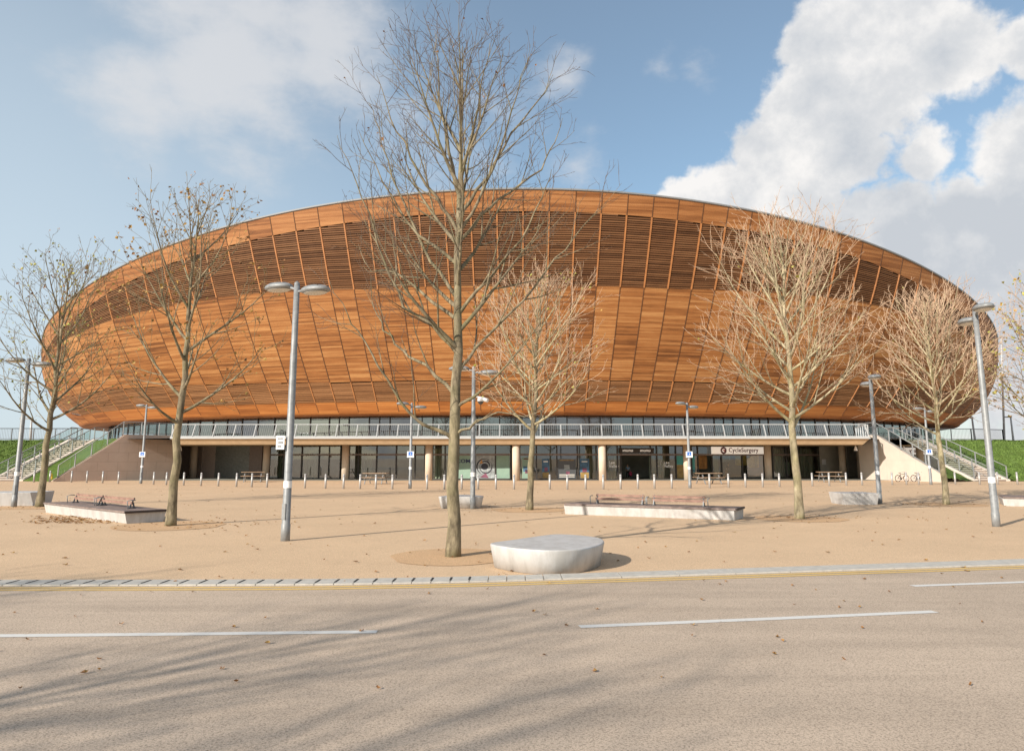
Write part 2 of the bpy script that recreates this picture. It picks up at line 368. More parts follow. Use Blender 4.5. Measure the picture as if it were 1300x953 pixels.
    a = T.mix(vm.outputs[0], a, (6.2, 6.25, 6.4)); a = T.mix(gb, a, (6.5, 6.4, 6.3)); a = T.mix(hm.outputs[0], a, hc)
    T.L(a, bg.inputs[0])
build_world()
sl = bpy.data.lights.new('sun', 'SUN'); sl.energy = 4.4; sl.angle = radians(.5); sl.color = (1, .925, .82)
so = link(bpy.data.objects.new('sun', sl)); so.rotation_euler = to_sun.to_track_quat('Z', 'Y').to_euler(); so.location = to_sun*200
cam = bpy.data.cameras.new('camera'); cam.sensor_width = 36; cam.lens = F/1300*36; cam.shift_y = -45.5/1300; cam.clip_end = 6000
co = link(bpy.data.objects.new('camera', cam)); co.location = (0, 0, EYE); co.rotation_euler = (pi/2 + TH, 0, 0); scene.camera = co
scene.view_settings.view_transform = 'Standard'; scene.view_settings.look = 'None'; scene.view_settings.exposure = 0.50; scene.view_settings.gamma = 1
scene.render.resolution_x = 1024; scene.render.resolution_y = 750
scene.render.engine = 'CYCLES'; scene.cycles.max_bounces = 6; scene.cycles.transparent_max_bounces = 12
# ------------------------------------------------------------------ ground, road, kerb, lines
m = MB(); m.poly([(-2500, -2500, -.004), (2500, -2500, -.004), (2500, 2500, -.004), (-2500, 2500, -.004)]); struct(m.build('ground', M['plaza']))
def poly_at(curve, x):
    for (x0, y0), (x1, y1) in zip(curve, curve[1:]):
        if x <= x1: break
    return y0 + (y1 - y0)*(x - x0)/(x1 - x0)
KT = [(-60, 13.0), (-20, 11.35), (-7.4, 11.2), (-3.7, 11.23), (-1.7, 11.32), (0, 11.62), (3.1, 12.24), (5.9, 12.83), (9, 13.48), (20, 16.2), (60, 28)]
KB = [(x, y - .43 - .01*max(0, x)) for x, y in KT]
def smooth_curve(c, x):                     # quadratic smoothing of the survey line
    return sum(poly_at(c, x + d)*w for d, w in ((-1.2, .25), (-.6, .25), (0, 0.0), (.6, .25), (1.2, .25)))
kt = lambda x: smooth_curve(KT, x); kb = lambda x: smooth_curve(KB, x)
xs = [-58 + i*.5 for i in range(229)]
def strip(name, fa, fb_, z, mat, x0, x1, n):
    b = MB()
    b.grid(lambda u, v: (x0 + (x1 - x0)*u, fa(x0 + (x1 - x0)*u)*(1 - v) + fb_(x0 + (x1 - x0)*u)*v, z), n, 1, sm=False)
    return b.build(name, mat)
struct(strip('road', lambda x: -14.0, lambda x: kb(x) + .005, .004, M['road'], -58, 56, 228))
b = MB()                                      # flush kerb: real units with joints
x = -16.0; nu = 0
while x < 30:
    w = .27 if x < .6 else .9; g = .012
    x1 = x + w - g; sk = -.10 if x < 1 else 0
    p = [(x + sk*0, kb(x)), (x1, kb(x1)), (x1, kt(x1)), (x, kt(x))]
    b.hexa([(q[0], q[1], -.003) for q in p] + [(q[0], q[1], .022) for q in p]); x += w
kerb = struct(b.build('kerb', M['kerb']))
b = MB(); x = -16.0
while x < -.35:                                 # drainage slots between the kerb units, left half
    yy0 = kb(x) + .10; yy1 = kt(x) - .06
    b.hexa([(x - .026, yy0, .01), (x + .004, yy0, .01), (x + .004, yy1, .01), (x - .026, yy1, .01), (x - .026, yy0, .026), (x + .004, yy0, .026), (x + .004, yy1, .026), (x - .026, yy1, .026)]); x += .27
b.build('drain_slot', M['slot'], kerb)
for off, wd in ((.13, .085), (.30, .085)):
    struct(strip('road_marking', lambda x: kb(x) - off - wd - (.0 if x < 1 else .0), lambda x: kb(x) - off, .008, M['yellow_line'], -30, 30, 120))
def dash(pts, w):
    b = MB(); L = []
    for i, p in enumerate(pts):
        q0 = Vector(pts[max(i - 1, 0)]); q1 = Vector(pts[min(i + 1, len(pts) - 1)]); d = (q1 - q0).normalized(); nn = Vector((-d.y, d.x))*w/2
        L.append((Vector(p) - nn, Vector(p) + nn))
    for (a, c), (a2, c2) in zip(L, L[1:]): b.poly([(a.x, a.y, .008), (a2.x, a2.y, .008), (c2.x, c2.y, .008), (c.x, c.y, .008)])
    return struct(b.build('road_marking', M['white_line']))
dash([(-6.6, 7.80), (-5.1, 7.81), (-3.26, 7.885), (-1.38, 7.985)], .13)
dash([(.71, 8.22), (2.69, 8.58), (4.89, 9.0)], .13)
dash([(5.56, 10.76), (7.34, 11.09), (9.6, 11.55)], .13)
def pit(c, r, seed):
    q = random.Random(seed); b = MB(); n = 40; ph = [q.uniform(0, 6.28) for _ in range(3)]
    b.poly([(c[0] + r*cos(2*pi*k/n)*(1 + .05*sin(3*2*pi*k/n + ph[0]) + .03*sin(7*2*pi*k/n + ph[1])), c[1] + r*sin(2*pi*k/n)*(1 + .05*sin(2*2*pi*k/n + ph[2])), .003) for k in range(n)])
    return struct(b.build('tree_pit', M['pit']))
# ------------------------------------------------------------------ velodrome bowl
XC, YC = .9, 108.0
velo = thing('velodrome', 'huge timber clad bowl shaped velodrome with a curved saddle roof behind the plaza', 'velodrome', (XC, YC, 0))
def rel(mb):
    mb.v = [(p[0] - XC, p[1] - YC, p[2]) for p in mb.v]; return mb
def S(psi, t, off=0.0):
    pb = psi - .06*sin(2*psi)
    bx, by, bz = XC + 58*sin(pb), YC - 44*cos(pb), 5.8
    tx, ty, tz = XC + 62.1*sin(psi), YC - 50*cos(psi), 18.25 + 5.15*cos(2*psi)
    k = 4*t*(1 - t)*(.6 + 1.25*sin(psi)**2)
    p = Vector((bx + (tx - bx)*t + k*sin(psi)*.8, by + (ty - by)*t - k*cos(psi)*.8, bz + (tz - bz)*t - k*.25))
    if off:
        n = Vector((sin(psi)*.86, -cos(psi)*.86, -.5)); p += n*off
    return p
def Llen(psi): return (S(psi, 1) - S(psi, 0)).length
def lerp_tab(tab, a):
    a = abs(a)
    for (a0, v0), (a1, v1) in zip(tab, tab[1:]):
        if a <= a1: return v0 + (v1 - v0)*(a - a0)/(a1 - a0)
    return tab[-1][1]
def t_lo(psi): return lerp_tab([(0, .575), (13, .592), (20, .625), (30, .672), (40, .70), (50, .725), (62, .74), (70, .75), (180, .75)], psi*180/pi)
def t_hi(psi): return lerp_tab([(0, .905), (30, .905), (40, .882), (50, .83), (60, .775), (68, .75), (180, .75)], psi*180/pi)
def s_hi(psi): return lerp_tab([(0, .145), (18, .155), (28, .178), (36, .205), (47, .25), (60, .295), (75, .30), (180, .30)], psi*180/pi)
def s_lo(psi): return lerp_tab([(0, .045), (30, .055), (46, .075), (60, .08), (66, .2), (72, .30), (180, .30)], psi*180/pi)
RIBS = [0.0]                                   # the bays widen towards the ends of the bowl
while RIBS[-1] < radians(92): RIBS.append(RIBS[-1] + radians(2.0)*(1 + .9*(RIBS[-1]/radians(45))**3 if RIBS[-1] < radians(45) else 1.9))
while RIBS[-1] < pi - .08: RIBS.append(RIBS[-1] + .07)
RIBS = [-a for a in RIBS[:0:-1]] + RIBS; RIBS = [-pi] + RIBS + [pi]
NB = len(RIBS) - 1
def bay_angle(u):
    f = u*NB; i = min(int(f + 1e-6), NB - 1); return RIBS[i] + (RIBS[i + 1] - RIBS[i])*(f - i)
def band(name, ta, tb, mat, rows, off=0.0, vscale=1.0):
    b = MB()
    def fn(u, v):
        psi = bay_angle(u); a, c = ta(psi), tb(psi); return S(psi, a + (c - a)*v, off)
    def uvf(u, v):
        psi = bay_angle(u); a, c = ta(psi), tb(psi); return (u*NB, (a + (c - a)*v)*Llen(psi))
    b.grid(fn, NB*2, rows, uvf)
    return rel(b).build(name, mat, velo)
band('cladding', s_hi, t_lo, M['cedar'], 10)
band('rim_cladding', t_hi, lambda p: .998, M['cedar_rim'], 3)
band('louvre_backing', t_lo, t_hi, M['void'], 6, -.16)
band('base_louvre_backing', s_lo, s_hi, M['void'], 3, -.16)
b = MB()                                       # rounded lower lip and soffit
def lipfn(u, v):
    psi = bay_angle(u); t1 = s_lo(psi); p0 = S(psi, 0)
    if v <= .34: return S(psi, t1*(1 - v/.34), .03)
    a = (v - .34)/.33
    inn = Vector((-sin(psi), cos(psi), 0))
    if v <= .67:
        th = a*pi*.62; return p0 + inn*(.62*(1 - cos(th))) - Vector((0, 0, 1))*(.30*sin(th)) + Vector((sin(psi)*.026, -cos(psi)*.026, -.015))
    a = (v - .67)/.33; th = pi*.62
    return p0 + inn*(.62*(1 - cos(th)) + a*6) - Vector((0, 0, 1))*(.30*sin(th) - .1*a)
b.grid(lipfn, NB*2, 12, lambda u, v: (u*NB, v*3), flip=True); rel(b).build('base_lip', M['lip'], velo)
def slats(name, ta, tb, n, pitch_t, mat, fill=.25):
    b = MB()
    for i in range(NB):
        p0, p1 = RIBS[i], RIBS[i + 1]; d = p1 - p0; pm = (p0 + p1)/2
        if abs(pm) > radians(84): continue
        for k in range(n):
            tc = ta(pm) + (k + .5)*pitch_t
            # the upper edge of the band steps from slat to slat inside each bay
            segs = []
            for (a, c) in ((p0, p0 + d/3), (p0 + d/3, p0 + 2*d/3), (p0 + 2*d/3, p1)):
                q = (a + c)/2
                if ta(q) + (k + .5)*pitch_t < tb(q) - .002: segs.append((a, c))
            if not segs: continue
            a, c = segs[0][0], segs[-1][1]; h = pitch_t*fill
            jit = R.uniform(-.06, .06)*pitch_t
            q = []
            for off in (-.06, .0):
                for (pp, tt) in ((a, -h), (c, -h), (c, h), (a, h)): q.append(S(pp, ta(pp) + (k + .5)*pitch_t + tt + jit, off))
            bb = len(b.v); b.v += [tuple(x) for x in q]; uvv = (i + .5, k + .3 + 100*(i % 7)); u4 = [(i + .1, uvv[1]*50), (i + .9, uvv[1]*50), (i + .9, uvv[1]*50), (i + .1, uvv[1]*50)]
            for f in ((4, 5, 6, 7), (0, 1, 5, 4), (2, 3, 7, 6), (3, 0, 4, 7), (1, 2, 6, 5)): b.face([bb + z for z in f], uv=u4)
    return rel(b).build(name, mat, velo)
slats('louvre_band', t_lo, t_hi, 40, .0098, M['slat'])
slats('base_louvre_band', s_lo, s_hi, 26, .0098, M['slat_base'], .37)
def rib(psi, i):
    b = MB(); n = 26
    def prof(ta, tb, w, o0, o1, mi, k):
        L = []
        for j in range(k + 1):
            t = ta + (tb - ta)*j/k; e = (S(psi + .002, t) - S(psi - .002, t)).normalized()*w/2
            L.append([S(psi, t, o0) - e, S(psi, t, o0) + e, S(psi, t, o1) + e, S(psi, t, o1) - e])
        bb = len(b.v)
        for q in L: b.v += [tuple(x) for x in q]
        for j in range(k):
            for z in range(4):
                z2 = (z + 1) % 4; b.face((bb + j*4 + z, bb + j*4 + z2, bb + j*4 + 4 + z2, bb + j*4 + 4 + z), mi=mi)
    a0, a1, c0, c1 = s_lo(psi), s_hi(psi), t_lo(psi), t_hi(psi)
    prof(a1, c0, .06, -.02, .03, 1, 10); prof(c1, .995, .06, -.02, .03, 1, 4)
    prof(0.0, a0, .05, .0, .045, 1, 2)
    if a1 - a0 > .02: prof(a0, a1, .085, -.15, .05, 0, 3)
    if c1 - c0 > .01: prof(c0, c1, .11, -.15, .05, 0, 6)
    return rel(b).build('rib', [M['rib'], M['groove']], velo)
for i in range(NB):
    psi = RIBS[i]
    if abs(psi) < radians(70): rib(psi, i)
b = MB()                                       # roof edge: upstand, capping and the saddle roof
def edge(u, v):
    psi = bay_angle(u); p = S(psi, 1); o = Vector((sin(psi), -cos(psi), 0))
    return [S(psi, .997, .02), p + o*.10 + Vector((0, 0, -.02)), p + o*.10 + Vector((0, 0, .10)), p - o*.30 + Vector((0, 0, .11))][round(v*3)]
b.grid(edge, NB*2, 3, sm=False); rel(b).build('roof_edge', M['alu'], velo)
b = MB()
def roof(u, v):
    psi = bay_angle(u); r = 1 - v*.97; x = 62.0*sin(psi)*r; y = 49.7*cos(psi)*r
    return (XC + x, YC - y, 18.4 + 5.15*(y*y/2470 - x*x/3844))
b.grid(roof, 90, 10); rel(b).build('roof', M['membrane'], velo)
# upper glazed ring
def ring(a, bb, psi): return Vector((XC + a*sin(psi), YC - bb*cos(psi), 0))
b = MB(); fm = MB()
RA, RB, ZD = 54.5, 41.5, 3.36
gl_bay = radians(2.1)
i0, i1 = -38, 38
for k, i in enumerate(range(i0, i1)):
    p0, p1 = ring(RA, RB, i*gl_bay), ring(RA, RB, (i + 1)*gl_bay)
    pane = MB(); pane.poly([p0 + Vector((0, 0, ZD)), p1 + Vector((0, 0, ZD)), p1 + Vector((0, 0, 6.2)), p0 + Vector((0, 0, 6.2))])
    w = rel(pane).build('upper_window', M['glass_up'], velo)
    fm = MB(); d = (p1 - p0).normalized(); o = Vector((d.y, -d.x, 0))*.04
    fm.bar(p0 + o + Vector((0, 0, ZD)), p0 + o + Vector((0, 0, 6.18)), .09, .09)
    dk = 1 if abs(i) < 18 else 0
    if i % 3 != 1: fm.bar(p0 + o*.9 + Vector((0, 0, 5.3)), p1 + o*.9 + Vector((0, 0, 5.3)), .06, .05)
    if -10 < i < 12 and i % 2: 
        pm = (p0 + p1)/2; fm.bar(pm + o + Vector((0, 0, ZD)), pm + o + Vector((0, 0, 6.18)), .07, .08)
    rel(fm).build('window_frame', M['mullion'], w)
b = MB()                                       # core walls behind the upper glass
b.grid(lambda u, v: ring(RA - 5, RB - 5, radians(-84 + 168*u)) + Vector((0, 0, ZD + v*2.9)), 60, 1); rel(b).build('inner_wall', M['darkroom'], velo)
# terrace slab (front edge straight), fascia, soffit
Y0, XL, XR = 60.0, -27.3, 28.6
TP = [(-400, 67.3), (-37.4, 67.0), (-32.3, 62.5), (-29.2, 65.5), (XL, Y0), (XR, Y0), (30.0, 65.4), (30.9, 63.2), (34.2, 66.5), (36.2, 67.0), (400, 67.3), (400, 420), (-400, 420)]
bm = bmesh.new(); vs = [bm.verts.new((x, y, 3.36)) for x, y in TP]; f = bm.faces.new(vs); bmesh.ops.triangulate(bm, faces=[f])
me = bpy.data.meshes.new('upper_terrace'); bm.to_mesh(me); bm.free(); me.materials.append(M['paving']); struct(link(bpy.data.objects.new('upper_terrace', me)))
b = MB(); b.box(((XL + XR)/2, Y0 + .02, 3.40), (XR - XL, .12, .16)); rel(b).build('deck_edge', M['whitesteel'], velo)
b = MB()
b.poly([(XL, Y0 + .10, 3.32), (XR, Y0 + .10, 3.32), (XR - .4, Y0 + .42, 2.88), (XL + .4, Y0 + .42, 2.88)][::-1])
b.poly([(XL + .4, Y0 + .42, 2.88), (XR - .4, Y0 + .42, 2.88), (36, 78, 2.88), (-36, 78, 2.88)][::-1])
rel(b).build('terrace_soffit', M['fasciac'], velo)
# columns on a shallow arc
colx = [244.6, 337, 437.7, 544, 655, 765, 873, 976, 1071]; coly = [606.6, 607.8, 608.8, 609.6, 610, 610, 609.2, 608.1, 606.8]
for px, py in zip(colx, coly):
    g = G(px, py); b = MB(); b.lathe([(.30, 0), (.30, 2.9)], 20, (g.x, g.y, 0)); rel(b).build('column', M['column'], velo)
# ground floor glazing on an arc behind the columns
GA, GB, GX = 54.0, 44.6, .4
def gpt(x): return Vector((x, YC - GB*sqrt(max(0, 1 - ((x - GX)/GA)**2)), 0))
def gx(px):                                     # where the sight line through a survey column meets the glass line
    k = (px - 650)/959; x = k*64
    for _ in range(8): x = k*gpt(x).y
    return x
HT, HH = 2.02, 2.86
spans = [(226, 273, 'louvre'), (273, 298, 'dark'), (298, 316, 'dark'), (316, 332, 'panel'), (342, 360, 'g'), (360, 383, 'g'), (383, 405, 'g'), (405, 432, 'g'), (443, 455, 'g'), (455, 478, 'g'), (478, 503, 'g'), (503, 527, 'g'), (527, 539, 'g'), (549, 565, 'g'),
         (565, 580, 'g'), (580, 603, 'g'), (603, 629, 'g'), (629, 648, 'g'), (660, 681, 'g'), (681, 707, 'g'), (707, 733, 'g'), (733, 757, 'g'), (757, 761, 'g'), (770, 784, 'g'), (784, 788, 'g'), (788, 826, 'door'), (826, 834, 'g'), (834, 858, 'g'), (858, 868, 'g'),
         (878, 886, 'g'), (886, 904, 'door'), (904, 916, 'g'), (916, 942, 'g'), (942, 970, 'g'), (981, 998, 'g'), (998, 1014, 'g'), (1014, 1040, 'g'), (1040, 1066, 'pale'), (1076, 1092, 'pale')]
for a, c, kind in spans:
    p0, p1 = gpt(gx(a)), gpt(gx(c)); d = (p1 - p0).normalized(); o = Vector((d.y, -d.x, 0)); Z = lambda z: Vector((0, 0, z))
    if kind in ('louvre', 'panel', 'dark', 'pale'):
        b = MB(); mt = M['darkdoor'] if kind == 'dark' else {'panel': M['transom'], 'pale': M['palepanel']}.get(kind, M['brownpanel'])
        b.hexa([p0, p1, p1 - o*.1, p0 - o*.1, p0 + Z(HH), p1 + Z(HH), p1 - o*.1 + Z(HH), p0 - o*.1 + Z(HH)])
        if kind == 'louvre':
            for q in range(1, 5): b.bar(p0 + o*.03 + Z(HH*q/5), p1 + o*.03 + Z(HH*q/5), .05, .03)
            for q in range(1, 3): e = p0.lerp(p1, q/3); b.bar(e + o*.035 + Z(.02), e + o*.035 + Z(HH - .02), .05, .05)
        if kind == 'dark': b.bar(p0 + o*.04 + Z(2.15), p1 + o*.04 + Z(2.15), .06, .12)
        rel(b).build('wall_panel', mt, velo); continue
    b = MB()
    if kind == 'g': b.poly([p0, p1, p1 + Z(HT), p0 + Z(HT)])
    b.poly([p0 + Z(HT + .14), p1 + Z(HT + .14), p1 + Z(HH), p0 + Z(HH)])
    w = rel(b).build('window' if kind == 'g' else 'doorway', M['glass_low'], velo)
    fm = MB(); fm.bar(p0 + o*.03, p0 + o*.03 + Z(HH), .10, .10); fm.bar(p1 + o*.03, p1 + o*.03 + Z(HH), .06, .10)
    fm.bar(p0 + o*.034 + Z(HT + .07), p1 + o*.034 + Z(HT + .07), .10, .15, 1)
    if kind == 'g': fm.bar(p0 + o*.03 + Z(.05), p1 + o*.03 + Z(.05), .08, .1)
    rel(fm).build('frame', [M['mullion'], M['transom']], w)
# rooms behind the glass
b = MB(); b.grid(lambda u, v: gpt(-46 + 92*u) + Vector((0, 6.0, v*2.87)), 30, 1, sm=False)
b.poly([(-34, 62, .006), (35, 62, .006), (35, 90, .006), (-34, 90, .006)])
rel(b).build('interior_room', M['darkroom'], velo)
for a, c in ((549, 572), (743, 760), (768, 784), (826, 846), (660, 668), (455, 470), (383, 402), (984, 1000), (1018, 1037), (908, 915), (345, 358)):  # curtains in the end bays right of the shop are added to lighten black glass
    p0, p1 = gpt(gx(a)), gpt(gx(c)); b = MB()
    b.grid(lambda u, v: p0.lerp(p1, u) + Vector((0, .8 + .08*sin(u*28), .02 + v*2.6)), 30, 1); rel(b).build('curtain', M['curtain'], velo)
# ------------------------------------------------------------------ writing helper
def text_mesh(name, s, size, mat, parent, loc, rz=0.0, depth=.012, align='CENTER', bold=0.0, sx=1.0, shear=0.0):
    cu = bpy.data.curves.new('lettering', 'FONT'); cu.body = s; cu.size = size; cu.extrude = depth; cu.align_x = align; cu.align_y = 'CENTER'; cu.offset = bold; cu.shear = shear; cu.resolution_u = 3; cu.space_character = 1.06
    tmp = bpy.data.objects.new('lettering', cu); COL.objects.link(tmp)
    bpy.context.view_layer.update()
    me = bpy.data.meshes.new_from_object(tmp.evaluated_get(bpy.context.evaluated_depsgraph_get()))
    bpy.data.objects.remove(tmp); bpy.data.curves.remove(cu)
    me.transform(Matrix.Scale(sx, 4, (1, 0, 0))); me.transform(Matrix.Rotation(pi/2, 4, 'X')); me.materials.clear(); me.materials.append(mat)
    o = bpy.data.objects.new(name, me); link(o, parent); o.location = loc; o.rotation_euler.z = rz; return o
def on_glass(pa, pb, z0, z1, out=.02):
    p0, p1 = gpt(gx(pa)), gpt(gx(pb)); d = (p1 - p0); L = d.length; rz = atan2(d.y, d.x); c = (p0 + p1)/2 + Vector((sin(rz), -cos(rz), 0))*out
    return c, L, rz
def window_card(name, pa, pb, z0, z1, mat, label, cat, out=-.05, th=.012, group=None):
    c, L, rz = on_glass(pa, pb, z0, z1, out); b = MB(); b.box((0, 0, (z1 - z0)/2), (L, th, z1 - z0))
    o = b.build(name, mat); o.location = (c.x, c.y, z0); o.rotation_euler.z = rz; return tag(o, label, cat, group), L
# shop sign with gear badge
c, L, rz = on_glass(901, 968, 0, 0, .35); sg = thing('shop_sign', 'long cream shop sign with dark lettering and a red gear badge', 'sign', (c.x, c.y, 2.46), rz)
b = MB(); b.box((0, 0, 0), (L, .12, .62)); b.build('sign_board', M['sign_glow'], sg)
text_mesh('lettering', 'CycleSurgery', .53, M['maroon'], sg, (.50, -.075, .02), bold=.005, sx=1.0)
b = MB(); n = 12
for k in range(n):
    a = 2*pi*k/n; b.box((-1.52 + .29*cos(a)*0 + .27*cos(a), -.072, .27*sin(a)), (.10, .03, .10))
pr = [(-1.52 + .25*cos(2*pi*k/32), .25*sin(2*pi*k/32)) for k in range(32)]; pi_ = [(-1.52 + .15*cos(2*pi*k/32), .15*sin(2*pi*k/32)) for k in range(32)]
for k in range(32):
    k2 = (k + 1) % 32; b.poly([(pr[k][0], -.09, pr[k][1]), (pi_[k][0], -.09, pi_[k][1]), (pi_[k2][0], -.09, pi_[k2][1]), (pr[k2][0], -.09, pr[k2][1])])
b.build('gear_badge', M['maroon'], sg)
b = MB(); b.box((-1.48, -.07, .02), (.20, .02, .09)); b.box((-1.42, -.07, -.05), (.09, .02, .12)); b.build('badge_mark', M['red'], sg)
# entrance sign: two pale words too small to read, as blocks of strokes
c, L, rz = on_glass(786, 830, 0, 0, .12); es = thing('entrance_sign', 'dark sign strip with two small cream words above the main entrance', 'sign', (c.x, c.y, 2.42), rz)
b = MB(); b.box((0, 0, 0), (L, .08, .46)); b.build('sign_board', M['mullion'], es)
b = MB()
for x0 in (-1.22, .32):
    for k in range(9):
        x = x0 + k*.105; b.box((x, -.055, .0), (.03, .02, .17))
        if k % 2: b.box((x + .04, -.055, .07 if k % 4 == 1 else -.07), (.05, .02, .03))
        else: b.box((x + .035, -.055, 0), (.05, .02, .035))
b.build('lettering', M['sign_glow'], es)
# pale green window films, posters and shop displays
film, L = window_card('window_film', 571, 603, .12, 2.0, M['teal'], 'pale green window film carrying dark .COM lettering', 'window film', .012)
c, LL, rz = on_glass(571, 603, 0, 0, .03)
t = text_mesh('lettering', '.COM', .42, M['navy'], film, (.02, -.03, 1.42 - .0), bold=.012, sx=1.2)
window_card('window_film', 630, 647, .12, 2.0, M['teal'], 'plain pale green window film right of the round swirl poster', 'window film', .012)
sw, L = window_card('window_poster', 604, 628, .12, 2.0, M['silverprint'], 'large window poster with a dark round swirl shape', 'poster', .012)
b = MB()
for k in range(44):
    a0, a1 = 2*pi*k/40*1.6, 2*pi*(k + 1)/40*1.6; r0, r1 = .34 + .008*k, .34 + .008*(k + 1); wd = .07 + .05*sin(k*.4)
    b.poly([(r*cos(a), -.012, .98 + r*sin(a)) for r, a in ((r0, a0), (r0 + wd, a0), (r1 + wd, a1), (r1, a1))])
b.poly([(.30*cos(2*pi*k/24) - .05, -.014, .98 + .27*sin(2*pi*k/24)) for k in range(24)])
b.build('swirl_print', M['ink'], sw)
b = MB(); b.poly([(-.45, -.013, .08), (.3, -.013, .03), (.05, -.013, .45)]); b.build('swirl_accent', M['postpink'], sw)
b = MB(); b.poly([(-.5, -.013, 1.2), (-.3, -.013, 1.55), (-.2, -.013, 1.25)]); b.build('swirl_accent', M['orange_goods'], sw)
def poster(pa, pb, z0, z1, base, marks, label):
    o, L = window_card('window_poster', pa, pb, z0, z1, base, label, 'poster', .012)
    for (fx, fz, fw, fh, mt) in marks:
        b = MB(); b.box((fx*L, -.012, (z1 - z0)*fz), (fw*L, .006, fh*(z1 - z0))); b.build('print', mt, o)
    return o
poster(663, 675, .12, 1.85, M['teal'], [(0, .93, .7, .05, M['maroon']), (0, .45, .8, .25, M['postblue']), (.05, .33, .5, .18, M['postpink'])], 'narrow pale green poster beside the column left of the dark window')
poster(688, 697.5, .15, 1.75, M['postblue'], [(0, .85, .6, .06, M['white']), (0, .15, .9, .3, M['postsand']), (.05, .45, .4, .2, M['postpink'])], 'narrow blue poster with white heading and ochre foot')
poster(708, 731, .1, 1.7, M['darkmetal'], [(0, .95, .8, .04, M['postsand']), (0, .6, .3, .22, M['silverprint']), (.05, .3, .2, .14, M['postpink']), (0, .2, .85, .035, M['cream']), (0, .1, .85, .035, M['cream'])], 'wide grey window graphic with pale text lines at its foot')
poster(736, 748, .12, 1.75, M['postblue'], [(0, .85, .6, .05, M['white']), (0, .16, .9, .3, M['postsand']), (0, .42, .45, .2, M['postpink'])], 'blue and ochre poster in the window next to the curtain')
poster(859, 868.5, .1, 2.0, M['postsand'], [(0, .8, 1.0, .4, M['postaqua'])], 'turquoise and ochre poster left of the column by the shop')
poster(878.5, 882, .6, 2.0, M['postaqua'], [(0, .1, .9, .1, M['postblue'])], 'narrow turquoise poster right of the column by the shop')
def lv(px, cut, label):
    p = gpt(gx(px)); d = gpt(gx(px + 1)) - gpt(gx(px - 1)); rz = atan2(d.y, d.x); q = p + Vector((sin(rz), -cos(rz), 0))*.03
    o = thing('window_lettering', label, 'lettering', (q.x, q.y, 1.25), rz)
    text_mesh('lettering', 'Lee', .34, M['white'], o, (-.18, 0, .17), align='LEFT', depth=.006, bold=.01); text_mesh('lettering', 'Valley', .34, M['white'], o, (-.18, 0, -.13), align='LEFT', depth=.006, bold=.01)
    b = MB()
    for s_ in ((0, .0), (.0, .0)):
        b.tube([(-.42 + .16*cos(a)*(1 if a < pi else .8), 0, .02 + .26*sin(a)) for a in [2*pi*k/20 for k in range(21)]], .012, 4)
    if not cut: b.tube([(-.62 + .14*cos(a), 0, .06 + .20*sin(a)) for a in [2*pi*k/20 for k in range(21)]], .012, 4)
    b.build('loop_mark', M['white'], o)
lv(775.5, True, 'white window lettering left of the main entrance doorway'); lv(845, False, 'white window lettering with loops right of the main entrance doorway')
def display(px, Yo, w, z0, z1, mt, label, d=.25):
    p = gpt(gx(px)); b = MB(); n = 6
    b.grid(lambda u, v: ((u - .5)*w, -.06*sin(u*9), z0 + (z1 - z0)*v), 12, 4); b.grid(lambda u, v: ((u - .5)*w, d - .06*sin(u*9), z0 + (z1 - z0)*v), 12, 4)
    b.box((0, d/2, z1 + .03), (w*.9, d*.8, .06)); b.box((0, d/2, z0 - .02), (w*.9, d*.8, .04))
    o = b.build('shop_display', mt); o.location = (p.x, p.y + Yo, 0); return tag(o, label, 'shop display')
display(895, 1.2, 1.0, .9, 1.95, M['orange_goods'], 'orange brown display panel inside the shop doorway')
display(948, 1.0, 1.3, 1.2, 2.3, M['yellowgoods'], 'mustard display cloth hanging below the shop sign end')
display(962, 1.1, .9, 1.0, 2.6, M['yellowgoods'], 'mustard display cloth beside the column at the shop window edge')
display(929, 1.6, .7, 1.5, 2.2, M['silverprint'], 'grey display garment rail in the middle shop window')
display(990, 1.2, 1.2, 1.1, 2.2, M['postsand'], 'ochre display panel in the window right of the shop')
display(1005, 1.2, .5, .4, 1.4, M['teal'], 'pale green display stand in the window behind the tree')
window_card('notice', 1043, 1048, 1.2, 1.7, M['white'], 'white notice on the dark panel near the right end column', 'notice', .06)
# ------------------------------------------------------------------ flank walls, stairs, grass
def prism_wall(name, base, tops, th, mat, label):
    """wall along base points with a top profile; th is a horizontal thickness vector"""
    b = MB(); s = 0; S_ = [0]
    for a, c in zip(base, base[1:]): s += (Vector(c) - Vector(a)).length; S_.append(s)
    o = Vector((th[0], th[1], 0)); n = len(base); v0 = len(b.v)
    for (x, y), z in zip(base, tops): b.v += [(x, y, 0), (x, y, z), (x + o.x, y + o.y, z), (x + o.x, y + o.y, 0)]
    for i in range(n - 1):
        a, c = v0 + i*4, v0 + i*4 + 4
        b.face((a, c, c + 1, a + 1), uv=[(S_[i], 0), (S_[i + 1], 0), (S_[i + 1], tops[i + 1]), (S_[i], tops[i])])
        b.face((a + 1, c + 1, c + 2, a + 2), uv=[(0, 0)]*4); b.face((a + 2, c + 2, c + 3, a + 3), uv=[(0, 0)]*4)
    b.face((v0, v0 + 1, v0 + 2, v0 + 3), uv=[(0, 0)]*4); e = v0 + 4*(n - 1); b.face((e + 3, e + 2, e + 1, e), uv=[(0, 0)]*4)
    return tag(b.build(name, mat), label, 'wall')
WL = [(-35.6, 58.85), (-34.2, 60.15), (-32.6, 61.65), (-32.0, 62.2), (-29.0, 65.0), (-31.0, 69.9)]
prism_wall('stair_wall', WL, [.05, 1.45, 3.05, 3.72, 3.72, 3.2], (-.25, .12), M['brownwall'], 'brown clad wedge shaped wall under the left stair railing')
